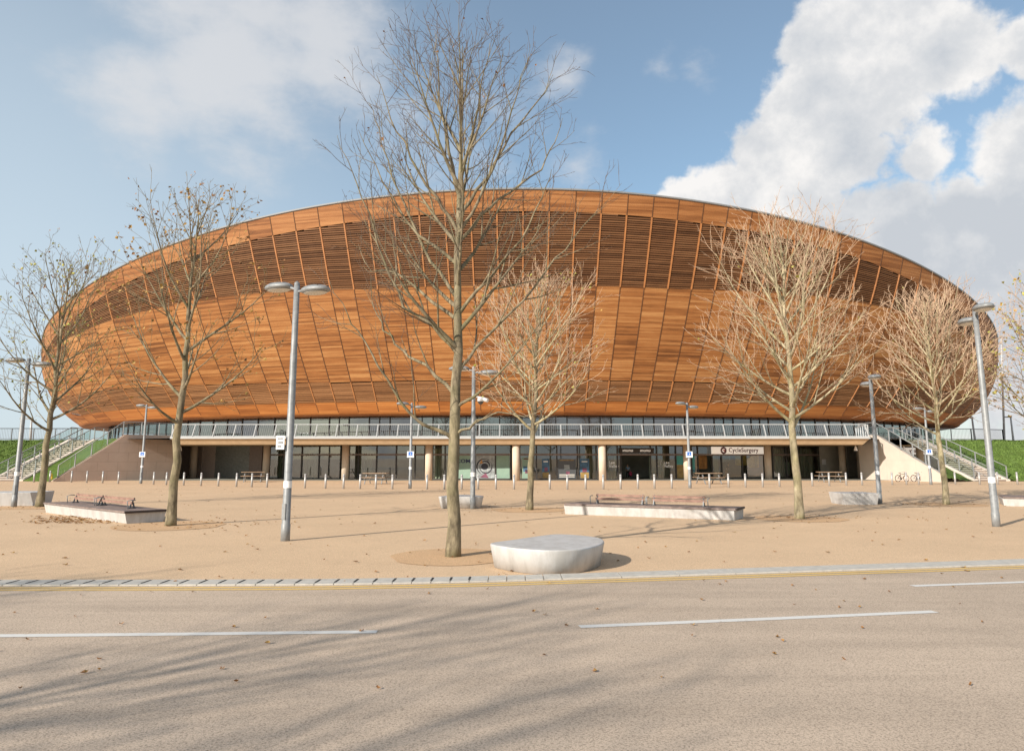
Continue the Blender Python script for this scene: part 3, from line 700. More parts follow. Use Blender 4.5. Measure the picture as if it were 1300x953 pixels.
WR = [(31.9, 69.9), (30.1, 65.4), (30.65, 63.4), (31.0, 61.9), (31.6, 59.4), (32.2, 56.9)]
prism_wall('stair_wall', WR, [3.2, 3.75, 3.72, 3.0, 1.75, .62], (.35, .1), M['palewall'], 'pale concrete wedge shaped wall behind the parked bicycles')
def railing(name, pts, label, nglass=True, mat=M['galv'], h=1.05, step=1.35, gm=None, grp=None):
    o = thing(name, label, 'railing', pts[0], 0, grp); O = Vector(pts[0]); up = Vector((0, 0, 1))
    b = MB(); b.tube([Vector(p) - O + up*h for p in pts], .035, 6, sm=True); b.build('handrail', mat, o)
    b = MB(); b.tube([Vector(p) - O + up*.12 for p in pts], .02, 5); b.build('bottom_rail', mat, o)
    prev = None
    for a, c in zip(pts, pts[1:]):
        a, c = Vector(a), Vector(c); n = max(1, round((c - a).length/step))
        for k in range(n + (1 if c == Vector(pts[-1]) else 0)):
            q = a.lerp(c, k/n) - O
            b = MB(); b.box((q.x, q.y, q.z + h/2), (.07, .07, h)); b.build('post', mat, o)
            if prev is not None and nglass:
                e, f_ = prev, q; b = MB(); b.poly([e + up*.15, f_ + up*.15, f_ + up*(h - .06), e + up*(h - .06)]); b.build('glass_panel', M['glass_rail'], o)
            prev = q
    return o
railing('stair_railing', [(-35.45, 59.1, .2), (-32.2, 62.15, 3.72), (-29.1, 65.0, 3.72)], 'glazed railing on top of the brown wedge wall')
railing('stair_railing', [(32.3, 57.2, .65), (31.1, 62.0, 3.05), (30.75, 63.5, 3.72), (30.2, 65.3, 3.74)], 'glazed railing on top of the pale concrete wedge wall')
def stairs(bl, br, tl, tr, n, label, side_mat):
    """bl, br: bottom left / right on the plan, tl, tr at the top landing"""
    o = thing('staircase', label, 'staircase', ((bl[0] + br[0])/2, (bl[1] + br[1])/2, 0)); O = o.location.copy(); H = 3.36
    b = MB()
    bl, br, tl, tr = [Vector((*q, 0)) for q in (bl, br, tl, tr)]
    for k in range(n):
        f0, f1 = k/n, (k + 1)/n + .002
        p = [bl.lerp(tl, f0), br.lerp(tr, f0), br.lerp(tr, f1), bl.lerp(tl, f1)]; z0 = max(0, H*k/n - .3); z1 = H*(k + 1)/n
        b.hexa([q - O + Vector((0, 0, z0)) for q in p] + [q - O + Vector((0, 0, z1)) for q in p])
        fr = Vector((0, -.03, 0)); b.hexa([p[0] - O + fr + Vector((.05, 0, z1 - .155)), p[1] - O + fr + Vector((-.05, 0, z1 - .155)), p[1] - O + fr*.0 + Vector((-.05, 0, z1 - .155)), p[0] - O + Vector((.05, 0, z1 - .155)),
                                                     p[0] - O + fr + Vector((.05, 0, z1 - .045)), p[1] - O + fr + Vector((-.05, 0, z1 - .045)), p[1] - O + Vector((-.05, 0, z1 - .045)), p[0] - O + Vector((.05, 0, z1 - .045))], 1)
    b.build('steps', [M['step'], M['riser']], o)
    for a, c, sg_ in ((bl, tl, -1), (br, tr, 1)):
        b = MB(); w = Vector((sg_*.32, 0, 0)); e0 = Vector((0, 0, .12)); e1 = Vector((0, 0, H + .12))
        pts = [a - O, a + w - O, c + w - O, c - O]
        b.hexa([pts[0], pts[1], pts[2], pts[3], pts[0] + e0, pts[1] + e0, pts[2] + e1, pts[3] + e1]); b.build('stringer', side_mat, o)
    return o
stairs((-40.9, 59.8), (-38.9, 59.8), (-39.2, 67.0), (-37.3, 67.0), 20, 'stone staircase climbing the left grass bank beside the brown wall', M['step'])
stairs((36.7, 59.8), (39.0, 59.8), (33.9, 66.6), (36.2, 66.9), 20, 'stone staircase climbing beside the right grass bank', M['step'])
for (p, q), lab in (((( -41.0, 59.9, .12), (-39.3, 66.9, 3.45)), 'railing on the outer side of the left staircase by the grass'), (((-38.75, 59.9, .12), (-37.2, 66.9, 3.45)), 'railing on the wall side of the left staircase'),
                    (((39.15, 59.9, .12), (36.3, 66.8, 3.45)), 'railing on the outer side of the right staircase by the grass'), (((36.55, 59.9, .12), (33.8, 66.5, 3.45)), 'railing on the wall side of the right staircase')):
    p, q = Vector(p), Vector(q); railing('stair_railing', [p, q, q + Vector((0, 3.0, -.05))], lab)
p, q = Vector((-39.9, 59.9, .1)), Vector((-38.3, 66.9, 3.45)); railing('stair_handrail', [p, q], 'centre handrail running up the left staircase', False, step=1.6, h=.95)
p, q = Vector((37.85, 59.9, .1)), Vector((35.1, 66.7, 3.45)); railing('stair_handrail', [p, q], 'centre handrail running up the right staircase', False, step=1.6, h=.95)
def bank(x0, x1, edge, name):
    b = MB(); q = random.Random(5); nu, nv = 220, 16
    jit = [[q.uniform(-.06, .06) for _ in range(nv + 1)] for _ in range(nu + 1)]
    def fn(u, v):
        w = u**2.2 if x1 > 0 else (1 - (1 - u)**2.2)
        i, j = round(u*nu), round(v*nv); X = x0 + (x1 - x0)*w
        Y = 59.4 + 9.2*v; s_ = min(1, max(0, (v*9.2)/8.0)); z = 3.40*(s_*s_*(3 - 2*s_)*.45 + s_*.55)
        ex = edge(Y); X = min(X, ex) if x1 <= 0 else max(X, ex)
        return (X, Y + jit[i][j]*.5, z + jit[i][j] + (-.02 if v == 0 else .0))
    b.grid(fn, nu, nv); return struct(b.build(name, M['grass']))
bank(-300, -38, lambda y: -41.25 + (y - 59.8)*.236, 'grass_bank')
bank(36, 300, lambda y: 39.4 - (y - 59.8)*.40, 'grass_bank')
def gstrip(pts, mat, name='grass_bank', n=14):
    A, B, C_, D = [Vector(q) for q in pts]; q = random.Random(9); b = MB()
    jj = {}
    def fn(u, v):
        k = (round(u*n), round(v*n)); jj.setdefault(k, q.uniform(-.05, .05)); return A.lerp(D, u).lerp(B.lerp(C_, u), v) + Vector((0, 0, jj[k]))
    b.grid(fn, n, n); return struct(b.build(name, mat))
gstrip([(-35.85, 59.1, .0), (-32.6, 62.6, 3.4), (-37.0, 66.9, 3.42), (-38.55, 59.7, 0)], M['grass'])
gstrip([(32.6, 57.0, .35), (31.2, 63.0, 3.4), (33.55, 66.4, 3.44), (36.3, 59.6, 0)], M['grass'])
gstrip([(32.6, 61.5, 2.02), (31.25, 63.1, 3.46), (33.6, 66.5, 3.50), (35.2, 63.0, 1.75)], M['soil'], 'ground_cover')
b = MB(); q = random.Random(3)                    # grass blades on the banks
def bz(y): s_ = min(1, max(0, (y - 59.4)/8.0)); return 3.40*(s_*s_*(3 - 2*s_)*.45 + s_*.55)
for _ in range(26000):
    side = q.random() < .5; y = 59.5 + q.random()*7.6
    x = (-41.4 + (y - 59.8)*.236 - abs(q.gauss(0, 8))) if side else (39.6 - (y - 59.8)*.4 + abs(q.gauss(0, 6)))
    z = bz(y); h = q.uniform(.04, .14); w = q.uniform(.02, .06); a = q.uniform(0, 3.14)
    b.poly([(x - w*cos(a), y - w*sin(a), z - .03), (x + w*cos(a), y + w*sin(a), z - .03), (x + q.uniform(-.06, .06), y + q.uniform(-.06, .06), z + h)])
tag(b.build('grass', M['blade']), 'short green grass covering the two banks', 'grass', kind='stuff')
b = MB(); b.box((-35.75, 58.75, .28), (.16, .16, .2)); b.lathe([(.10, 0), (.08, .2), (.02, .25)], 10, (-35.75, 58.75, .38)); tag(b.build('marker_post', M['yellow_tag']), 'small yellow marker at the foot of the brown wedge wall', 'marker')
# terrace railing with leaning posts
tr = thing('terrace_railing', 'long pale steel railing with leaning posts along the terrace edge', 'railing', (0, Y0, 3.42))
b = MB(); b.box(((XL + XR)/2, .55, 1.06), (XR - XL, .09, .06)); b.build('handrail', M['whitesteel'], tr)
b = MB(); b.box(((XL + XR)/2, .08, .10), (XR - XL, .05, .05)); b.build('bottom_rail', M['whitesteel'], tr)
n = 34
for k in range(n + 1):
    x = XL + .1 + (XR - XL - .2)*k/n; b = MB()
    b.bar((x, -.02, .0), (x, .56, 1.04), .055, .08); b.build('post', M['whitesteel'], tr)
b = MB()
for k in range(340):
    x = XL + .2 + (XR - XL - .4)*k/339; b.bar((x, .08, .12), (x, .545, 1.03), .016, .016)
o = b.build('infill_bars', M['galv'], tr); o['kind'] = 'stuff'
railing('terrace_fence', [(XR, 60.3, 3.38), (29.9, 65.2, 3.38)], 'short railing returning from the terrace edge to the pale wall', True, M['whitesteel'], step=1.0)
railing('terrace_fence', [(-29.3, 65.3, 3.38), (XL, 60.3, 3.38)], 'short railing returning from the terrace edge to the brown wall', True, M['whitesteel'], step=1.0)
def far_fence(pts, label, n):
    o = thing('fence', label, 'fence', pts[0]); O = Vector(pts[0]); b = MB()
    for h in (1.1, .15):
        b.tube([Vector(p) - O + Vector((0, 0, h)) for p in pts], .035 if h > 1 else .025, 5)
    b.build('rail', M['darkmetal'], o); b = MB()
    for a, c in zip(pts, pts[1:]):
        a, c = Vector(a) - O, Vector(c) - O; L = (c - a).length
        for k in range(int(L/.14)): q = a.lerp(c, k*.14/L); b.box((q.x, q.y, .62), (.014, .014, .95))
    x = b.build('infill_bars', M['darkmetal'], o); x['kind'] = 'stuff'
    for a, c in zip(pts, pts[1:]):
        a, c = Vector(a) - O, Vector(c) - O; k_ = max(1, round((c - a).length/2.2))
        for k in range(k_ + 1): q = a.lerp(c, k/k_); b = MB(); b.box((q.x, q.y, .56), (.07, .07, 1.12)); b.build('post', M['darkmetal'], o)
far_fence([(-62, 69.5, 3.4), (-48, 69.0, 3.4), (-40.2, 69.4, 3.4)], 'dark railing along the top of the left grass bank', 10)
far_fence([(37.0, 69.6, 3.4), (43, 70.3, 3.4), (47.2, 72.2, 3.4), (49.4, 75.5, 3.4)], 'dark curved railing along the top of the right grass bank', 10)
far_fence([(58, 84, 3.1), (64, 86, 2.9), (74, 90, 2.6)], 'far dark railing beyond the right grass bank', 10)
def mast(px, y0, y1, Y, label, head):
    a, c = P(px, y0, Y), P(px - (3 if px > 650 else -1), y1, Y); o = thing('lighting_mast', label, 'mast', (a.x, a.y, 3.36)); h = c.z - 3.36
    b = MB(); b.tube([(0, 0, 0), (c.x - a.x, 0, h)], [.14, .09], 8); b.build('pole', M['whitesteel'], o)
    b = MB(); b.box((c.x - a.x - head*.5, 0, h - .02), (head, .25, .14)); b.box((c.x - a.x, 0, h), (.2, .2, .2)); b.build('lamp_head', M['galv'], o)
mast(1274, 553, 428, 95, 'tall slim mast beyond the right end of the bowl', .5)
mast(1286, 553, 529, 95, 'short distant lamp post beyond the right grass bank', .9)
mast(1237, 548, 530, 88, 'thin pole behind the curved railing under the bowl', .2)
mast(39, 556, 531, 80, 'short distant lamp post behind the left railing', 1.2)
# ------------------------------------------------------------------ street lamps
def lamp_head(b, bl, c, L=.36, W=.25):
    prof = [(.30, -.075), (.62, -.07), (.96, -.03), (1.0, .0), (.93, .045), (.72, .085), (.4, .105), (.02, .112)]
    b.lathe(prof, 28, c, L, W, cap=False); bl.lathe([(.02, -.085), (.5, -.085), (.72, -.076), (.8, -.06)], 24, c, L, W, cap=False)
def street_lamp(pos, h, rz, label, r=.088, sign=None, tilt=(0, 0)):
    o = thing('street_lamp', label, 'street lamp', (pos.x, pos.y, 0), 0, 'twin headed street lamps on the plaza')
    q = lambda z: Vector((tilt[0]*z/h, tilt[1]*z/h, z))
    b = MB(); b.tube([q(-.05), q(.35), q(.36), q(h*.72), q(h*.725), q(h)], [r*1.12, r*1.12, r, r*.86, r*.8, r*.74], 20); b.lathe([(r*.78, 0), (r*.6, .06), (.01, .09)], 16, q(h), cap=False); b.build('pole', M['galv'], o)
    b = MB(); b.tube([q(1.12), q(1.27)], r*1.03, 20, cap=False); b.build('label_band', M['white'], o)
    b = MB(); b.box(q(.62) + Vector((r*.7*sin(rz), -r*.72*cos(rz), 0)), (.10, .06, .34), rz); b.build('access_door', M['galv'], o)
    d = Vector((cos(rz), sin(rz), 0))
    for s_, dz in ((-1, .0), (1, -.18)):
        hd = thing_part('lamp_arm', o); b = MB(); c = q(h) + d*s_*.56 + Vector((0, 0, dz)); b.tube([q(h - .10 + dz*.35), q(h - .06 + dz*.5) + d*s_*.14, c - d*s_*.25 + Vector((0, 0, .02))], [.035, .03, .028], 8)
        arm = b.build('arm', M['galv'], o)
        b = MB(); bl = MB(); lamp_head(b, bl, (0, 0, 0), .39, .24)
        hh = b.build('lamp_head', M['galv'], o); ll = bl.build('lens', M['lens'], hh)
        hh.location = c; hh.rotation_euler.z = rz
    if sign:
        sd, z, w, hgt, kind = sign
        c = q(z) + Vector((sd*.10 if kind == 'text' else .0, -r - .03, 0)); b = MB(); b.box(c, (w, .02, hgt)); sp = b.build('sign_plate', M['white'], o)
        if kind == 'text':
            b = MB(); rr = random.Random(4)
            for li in range(3):
                x = -.065
                for k in range(4 if li < 2 else 3): b.box((c.x + x + .02, c.y - .013, c.z + .085 - li*.085), (.018, .006, rr.uniform(.022, .036))); x += .030
            b.build('lettering', M['ink'], sp)
        else:
            b = MB(); b.box(c + Vector((0, -.013, .04)), (w*.62, .008, hgt*.62)); b.build('symbol_panel', M['blue'], sp)
            b = MB(); b.lathe([(.03, 0), (.03, .004)], 8, c + Vector((.0, -.022, .095))); b.bar(c + Vector((0, -.02, .07)), c + Vector((.02, -.02, .0)), .03, .01); b.bar(c + Vector((.02, -.02, .01)), c + Vector((-.035, -.02, -.05)), .02, .01); b.bar(c + Vector((.02, -.02, .01)), c + Vector((.05, -.02, -.05)), .02, .01); b.build('symbol', M['white'], sp)
    return o
def thing_part(*a): return None
LAMPS = [((362, 686), 5.66, radians(-28), 'galvanised twin headed lamp nearest the road, with a white text plate', ('sign', -1.7, 2.10, .18, .30, 'text')),
         ((1265, 668), 5.72, radians(78), 'galvanised twin headed lamp seen end on at the right edge', None),
         ((17.5, 643), 5.45, radians(-8), 'galvanised twin headed lamp leaning by the left edge tree', None),
         ((600, 645.5), 5.0, radians(-12), 'galvanised twin headed lamp with a camera, behind the big tree', None),
         ((1117, 639), 4.95, radians(80), 'galvanised twin headed lamp seen end on beside the plain concrete seat', None),
         ((178.7, 613.6), 5.55, radians(-20), 'distant twin headed lamp in front of the brown wedge wall', ('sign', 0, 2.05, .42, .36, 'sym')),
         ((520.5, 620), 5.0, radians(25), 'distant twin headed lamp left of the big tree by the bollards', ('sign', 0, 2.0, .40, .36, 'sym')),
         ((876, 619.5), 5.05, radians(35), 'distant twin headed lamp in front of the column left of the shop', ('sign', 0, 2.0, .40, .36, 'sym')),
         ((1182, 615), 5.15, radians(15), 'distant twin headed lamp beside the parked bicycles', ('sign', 0, 2.2, .42, .36, 'sym'))]
for (px, py), h, rz, lab, sg_ in LAMPS:
    o = street_lamp(G(px, py), h, rz, lab, sign=sg_[1:] if sg_ else None)
    if px == 600:
        pass
g = G(600, 645.5); cc = thing('security_camera', 'white dome security camera bracketed to the lamp behind the big tree', 'camera', (g.x + .1, g.y - .02, 3.85))
b = MB(); b.bar((0, 0, .12), (.32, -.02, .06), .05, .05); b.build('bracket', M['whitesteel'], cc)
b = MB(); b.lathe([(.02, .12), (.10, .10), (.12, .0), (.12, -.06)], 16, (.16, 0, 0)); b.tube([(.26, -.02, .02), (.42, -.10, -.03)], .075, 12); b.build('housing', M['white'], cc)
b = MB(); b.lathe([(.11, -.06), (.09, -.12), (.04, -.16), (.005, -.17)], 16, (.16, 0, 0), cap=False); b.build('dome', M['darkmetal'], cc)
# small floodlights under the terrace ends
for px, lab in ((229, 'small white floodlight under the left end of the terrace'), (1086, 'small white floodlight under the right end of the terrace')):
    p = P(px, 566, 62.5); b = MB(); b.lathe([(.05, .25), (.08, .18), (.12, .0), (.16, -.12)], 12, (0, 0, 0)); b.tube([(0, 0, .2), (0, 0, .32)], .02, 6); o = b.build('floodlight', M['white']); o.location = (p.x, p.y, 2.52); tag(o, lab, 'light')
# ------------------------------------------------------------------ bollards
BP = [(42.8, 612, 'L'), (63, 611.6, 'L'), (90.5, 612.0, 'W'), (110, 612.6, 'W'), (130, 613.1, 'W'), (150, 613.8, 'W'), (194.8, 615, 'W'), (211, 615.4, 'W'), (233, 615.9, 'D'), (255, 616.5, 'D'), (277, 617, 'D'), (300, 617.6, 'D'), (319.5, 618, 'D'), (338.8, 618.4, 'D'), (387, 619.5, 'C'), (413, 620, 'C'),
      (436, 620.2, 'C'), (457, 620.4, 'C'), (477, 620.6, 'C'), (498, 620.8, 'C'), (542, 621, 'C'), (564, 621, 'C'), (586, 621, 'C'), (607, 621, 'C'), (629.5, 621, 'C'), (652.6, 621, 'C'), (675, 621, 'C'), (698, 621, 'C'), (720.3, 621, 'C'), (743.5, 621, 'C'), (766, 620.9, 'E'), (788, 620.7, 'E'), (810, 620.5, 'E'), (831, 620.3, 'E'), (853, 620, 'E'),
      (901, 619.4, 'S'), (925, 619, 'S'), (946.6, 618.6, 'S'), (968.5, 618.2, 'S'), (989.7, 617.8, 'S'), (1031.5, 617, 'P'), (1053, 616.6, 'P'), (1074.6, 616.2, 'P'), (1094.6, 615.8, 'R'), (1133, 615.4, 'R'), (1151, 615.2, 'R'), (1166.6, 615.1, 'R'), (1213, 614.9, 'G'), (1244, 614.9, 'G'), (1267, 615, 'Q'), (1292, 615, 'Q')]
BL = dict(L='steel bollard at the foot of the left staircase and grass strip', W='steel bollard in front of the brown wedge wall', D='steel bollard in front of the dark panels at the left of the glass front',
          C='steel bollard in front of the glass front between entrance and left tables', E='steel bollard in front of the main entrance doorway windows', S='steel bollard in front of the shop windows', P='steel bollard in front of the right end picnic table', R='steel bollard in front of the pale concrete wedge wall', G='steel bollard at the foot of the right staircase', Q='steel bollard in front of the right grass bank')
first = None
for px, py, k in BP:
    g = G(px, py)
    if first is None:
        first = thing('bollard', BL[k], 'bollard', (g.x, g.y, 0), 0, 'steel bollards in a long arc across the plaza')
        b = MB(); b.tube([(0, 0, -.02), (0, 0, .80)], .062, 14); b.lathe([(.062, .80), (.055, .835), (.03, .85), (.002, .853)], 14, cap=False); b.build('shaft', M['steel'], first)
        b = MB(); b.tube([(0, 0, .86*.86), (0, 0, .86*.86 + .03)], .064, 14, cap=False); b.build('band', M['galv'], first)
    else: copy_thing(first, (g.x, g.y, 0), R.uniform(0, 3), BL[k])
# ------------------------------------------------------------------ concrete seats
def bevelled(bm, w, seg=2):
    bmesh.ops.bevel(bm, geom=[e for e in bm.edges if e.calc_face_angle(0) > .35], offset=w, segments=seg, affect='EDGES', profile=.5)
def seat_block(name, top, hgt, inset, mat, label, bev=.025, parent=None, zb=0.0, cat='concrete seat'):
    """tapered slab from a plan outline (world xy, ccw); sides lean in towards the ground"""
    c = sum((Vector(p) for p in top), Vector((0, 0)))/len(top); n = len(top)
    bm = bmesh.new(); tv = [bm.verts.new((p[0] - c.x, p[1] - c.y, hgt)) for p in top]
    bot = []
    for i, p in enumerate(top):
        a, d = Vector(top[i - 1]), Vector(top[(i + 1) % n]); t_ = (d - a).normalized(); nn = Vector((-t_.y, t_.x)); q = Vector(p) + nn*inset
        bot.append(bm.verts.new((q.x - c.x, q.y - c.y, zb)))
    bm.faces.new(tv); bm.faces.new(bot[::-1])
    for i in range(n):
        j = (i + 1) % n; bm.faces.new((bot[i], bot[j], tv[j], tv[i]))
    bmesh.ops.recalc_face_normals(bm, faces=bm.faces)
    es = [e for e in bm.edges if e.verts[0] in tv and e.verts[1] in tv]
    bmesh.ops.bevel(bm, geom=es, offset=bev, segments=3, affect='EDGES', profile=.5)
    me = bpy.data.meshes.new(name); bm.to_mesh(me); bm.free(); me.materials.append(mat)
    for p in me.polygons: p.use_smooth = abs(p.normal.z) < .9 and n > 10
    o = bpy.data.objects.new(name, me); link(o, parent); o.location = (c.x, c.y, 0)
    if label: tag(o, label, cat)
    return o
# the near rounded seat: plan outline of a rounded quarter form
def outline(ctrl, per=7):
    out = []; n = len(ctrl)
    for i in range(n):
        p0, p1, p2, p3 = [Vector(ctrl[(i + k - 1) % n]) for k in range(4)]
        for s_ in range(per):
            t = s_/per; out.append(.5*((2*p1) + (p2 - p0)*t + (2*p0 - 5*p1 + 4*p2 - p3)*t*t + (3*p1 - p0 - 3*p2 + p3)*t**3))
    return [(p.x, p.y) for p in out]
HB = .372
near = [tuple(G(*q, HB).xy) for q in ((622, 689), (640, 693.5), (672, 697), (705, 698), (738, 696), (760, 691.5), (767.5, 686.5), (760, 682), (735, 678.8), (708, 677.5), (690, 679), (655, 684))]
seat_block('concrete_seat', outline(near, 4), HB, .075, M['block'], 'large rounded white concrete seat nearest the road', .03)
def far_seat(px0, px1, ybase, ht, depth, label, skew=0.0, mat=M['block'], rnd=True):
    a, c = G(px0, ybase), G(px1, ybase + skew); d = (c - a).normalized(); nrm = Vector((-d.y, d.x, 0))*depth; e = .10
    L = [a - d*e, a + (c - a)*.5 - nrm*(.12 if rnd else 0), c + d*e, c + d*(.05) + nrm*.5, a + (c - a)*.62 + nrm, a + (c - a)*.3 + nrm*.85]
    pts = [(p.x, p.y) for p in L]
    return seat_block('concrete_seat', outline(pts, 4) if rnd else [(p.x, p.y) for p in (a - d*e, c + d*e, c + d*e + nrm, a - d*e + nrm)], ht, .10, mat, label, .02)
far_seat(560, 608, 645.2, .42, 1.4, 'pale concrete seat behind the big tree trunk and lamp')
far_seat(1074, 1114, 640.6, .44, 1.3, 'plain concrete seat beside the end on lamp right of the pale bare tree', rnd=False)
far_seat(-40, 44.5, 643, .50, 1.5, 'plain concrete seat at the left edge behind the leaning lamp', -1.0, rnd=False)
def bench_platform(A, B, depth_pt, label, H=.335, benches=(), top_over=.10):
    A, B, D = G(*A), G(*B), G(*depth_pt); d = (B - A).normalized(); w = (D - B); w = w - d*w.dot(d); nrm = Vector((-d.y, d.x, 0)); wid = max(.9, w.length) ; L = (B - A).length
    rz = atan2(d.y, d.x); o = thing('bench_platform', label, 'bench platform', (A.x, A.y, 0), rz)
    def loc(pts): return pts
    top = [(-.12, -.10), (L + .12, -.10), (L + .18, wid + .10), (-.12, wid + .10)]
    sb = seat_block('concrete_base', top, H - .055, .075, M['block'], None, .015, o)
    b = MB()
    for k in range(8):
        y0 = -.13 + (wid + .26)*k/8; b.hexa([(-.10, y0, H - .052), (L + .20, y0, H - .052), (L + .20, y0 + (wid + .26)/8 - .012, H - .052), (-.10, y0 + (wid + .26)/8 - .012, H - .052), (-.10, y0, H), (L + .20, y0, H), (L + .20, y0 + (wid + .26)/8 - .012, H), (-.10, y0 + (wid + .26)/8 - .012, H)])
    b.box((L + .19, wid/2, H - .028), (.05, wid + .28, .06), 0, 1)
    b.build('timber_top', [M['timber_deck'], M['timber_dark']], o)
    for x0, x1, lab in benches:
        p = A + d*x0 + nrm*(wid*.5); t = thing('park_bench', lab, 'bench', (p.x, p.y, H), rz); l = x1 - x0
        b = MB()
        for k in range(2): b.bar((.0, .02 + k*.05, .15 + k*.105), (l, .02 + k*.05, .15 + k*.105), .035, .075)
        b.build('backrest', M['timber'], t)
        for xx in (.05, l - .05):
            b = MB(); b.bar((xx, -.03, 0), (xx, .03, .18), .03, .035); b.bar((xx, .11, 0), (xx, .06, .18), .03, .035); b.bar((xx, .02, .14), (xx, .10, .30), .03, .035); b.box((xx, .03, .012), (.07, .22, .02)); b.build('bracket', M['darkmetal'], t)
        for xx in (-.12, l + .12):
            b = MB(); b.tube([(xx, -.14, 0), (xx, -.17, .22), (xx, -.05, .25), (xx, .06, .24)], .014, 5); b.build('armrest', M['galv'], t)
    return o
bench_platform((61, 650.6), (160, 664), (190.6, 663), 'long concrete bench platform with dark timber top at the left', benches=((.85, 3.02, 'slatted timber bench back at the far end of the left platform'), (3.12, 5.3, 'slatted timber bench back at the near end of the left platform')))
bench_platform((722, 652.4), (928, 660), (938, 658), 'long low concrete bench platform with timber top right of centre', benches=((.75, 2.35, 'slatted timber bench back on the left half of the central platform'), (2.62, 4.25, 'slatted timber bench back on the right half of the central platform')))
bench_platform((1278, 642), (1395, 645), (1400, 642), 'concrete bench platform with dark top cut off by the right edge')
# ------------------------------------------------------------------ picnic tables
def picnic(px, py, rz, label, goods=False):
    g = G(px, py); t = thing('picnic_table', label, 'picnic table', (g.x, g.y, 0), rz, 'picnic tables along the glass front')
    b = MB()
    for k in range(5): b.box((0, -.34 + k*.17, .74), (1.7, .15, .045))
    b.build('tabletop', M['table_wood'], t)
    for s_ in (-1, 1):
        b = MB()
        for k in range(2): b.box((0, s_*.62 + k*.15*s_, .45), (1.7, .13, .04))
        b.build('seat', M['table_wood'], t)
        b = MB(); x = s_*.6; b.bar((x, -.72, 0), (x, -.22, .72), .06, .06); b.bar((x, .72, 0), (x, .22, .72), .06, .06); b.bar((x, -.80, .40), (x, .80, .40), .06, .05); b.build('leg', M['galv'], t)
    return t
picnic(321, 611.5, .25, 'timber picnic table behind the bollards at the left dark panels')
picnic(477, 614, -.1, 'timber picnic table behind the bollards left of the big tree')
picnic(900, 614, .2, 'timber picnic table in front of the shop doorway')
picnic(1053, 611.5, -.1, 'timber picnic table near the right end column')
# ------------------------------------------------------------------ bicycles
def bicycle(px, py, rz, frame, label):
    g = G(px, py); o = thing('bicycle', label, 'bicycle', (g.x, g.y, 0), rz, 'bicycles parked by the pale wall')
    r = .335; o.scale = (.72, .72, .72)
    for x in (-.52, .52):
        w = MB(); w.tube([(x + r*cos(a), 0, r + r*sin(a)) for a in [2*pi*k/28 for k in range(29)]], .036, 6, cap=False); wo = w.build('wheel', M['rubber'], o)
        w = MB(); w.tube([(x + .305*cos(a), 0, r + .305*sin(a)) for a in [2*pi*k/28 for k in range(29)]], .012, 5, cap=False)
        for k in range(14): a = 2*pi*k/14; w.tube([(x, 0, r), (x + .3*cos(a), 0, r + .3*sin(a))], .003, 3)
        w.tube([(x, -.04, r), (x, .04, r)], .025, 8); w.build('rim', M['steel'], wo)
    b = MB(); bb, st, hd, rear, fr = (-.07, 0, .28), (-.20, 0, .80), (.38, 0, .82), (-.52, 0, r), (.52, 0, r)
    for a, c in ((bb, st), ((-.18, 0, .76), (.39, 0, .78)), (bb, (.41, 0, .66)), (bb, rear), ((-.18, 0, .74), rear), ((.36, 0, .88), (.42, 0, .62)), ((.42, 0, .62), fr)): b.tube([a, c], .028, 6)
    b.build('frame', frame, o)
    b = MB(); b.tube([st, (-.225, 0, .90)], .014, 6); b.box((-.24, 0, .92), (.26, .12, .05)); b.box((-.14, 0, .925), (.12, .05, .04)); b.build('saddle', M['rubber'], o)
    b = MB(); b.tube([(.36, 0, .86), (.34, 0, .98)], .014, 6); b.tube([(.20, -.27, 1.0), (.33, -.24, 1.0), (.36, 0, .98), (.33, .24, 1.0), (.20, .27, 1.0)], .014, 6); b.build('handlebar', M['darkmetal'], o)
    b = MB(); b.tube([(-.07, .02, .28), (-.07, .05, .28)], .09, 14); b.bar((-.07, .06, .28), (.06, .06, .18), .02, .02); b.bar((-.07, -.06, .28), (-.20, -.06, .38), .02, .02); b.box((.07, .10, .175), (.09, .08, .02)); b.box((-.21, -.10, .385), (.09, .08, .02)); b.build('crankset', M['darkmetal'], o)
bicycle(1145.5, 611.0, .22, M['rubber'], 'black bicycle parked by the pale wall, left of the pair')
bicycle(1166, 611.0, .12, M['galv'], 'grey bicycle parked by the pale wall, right of the pair')
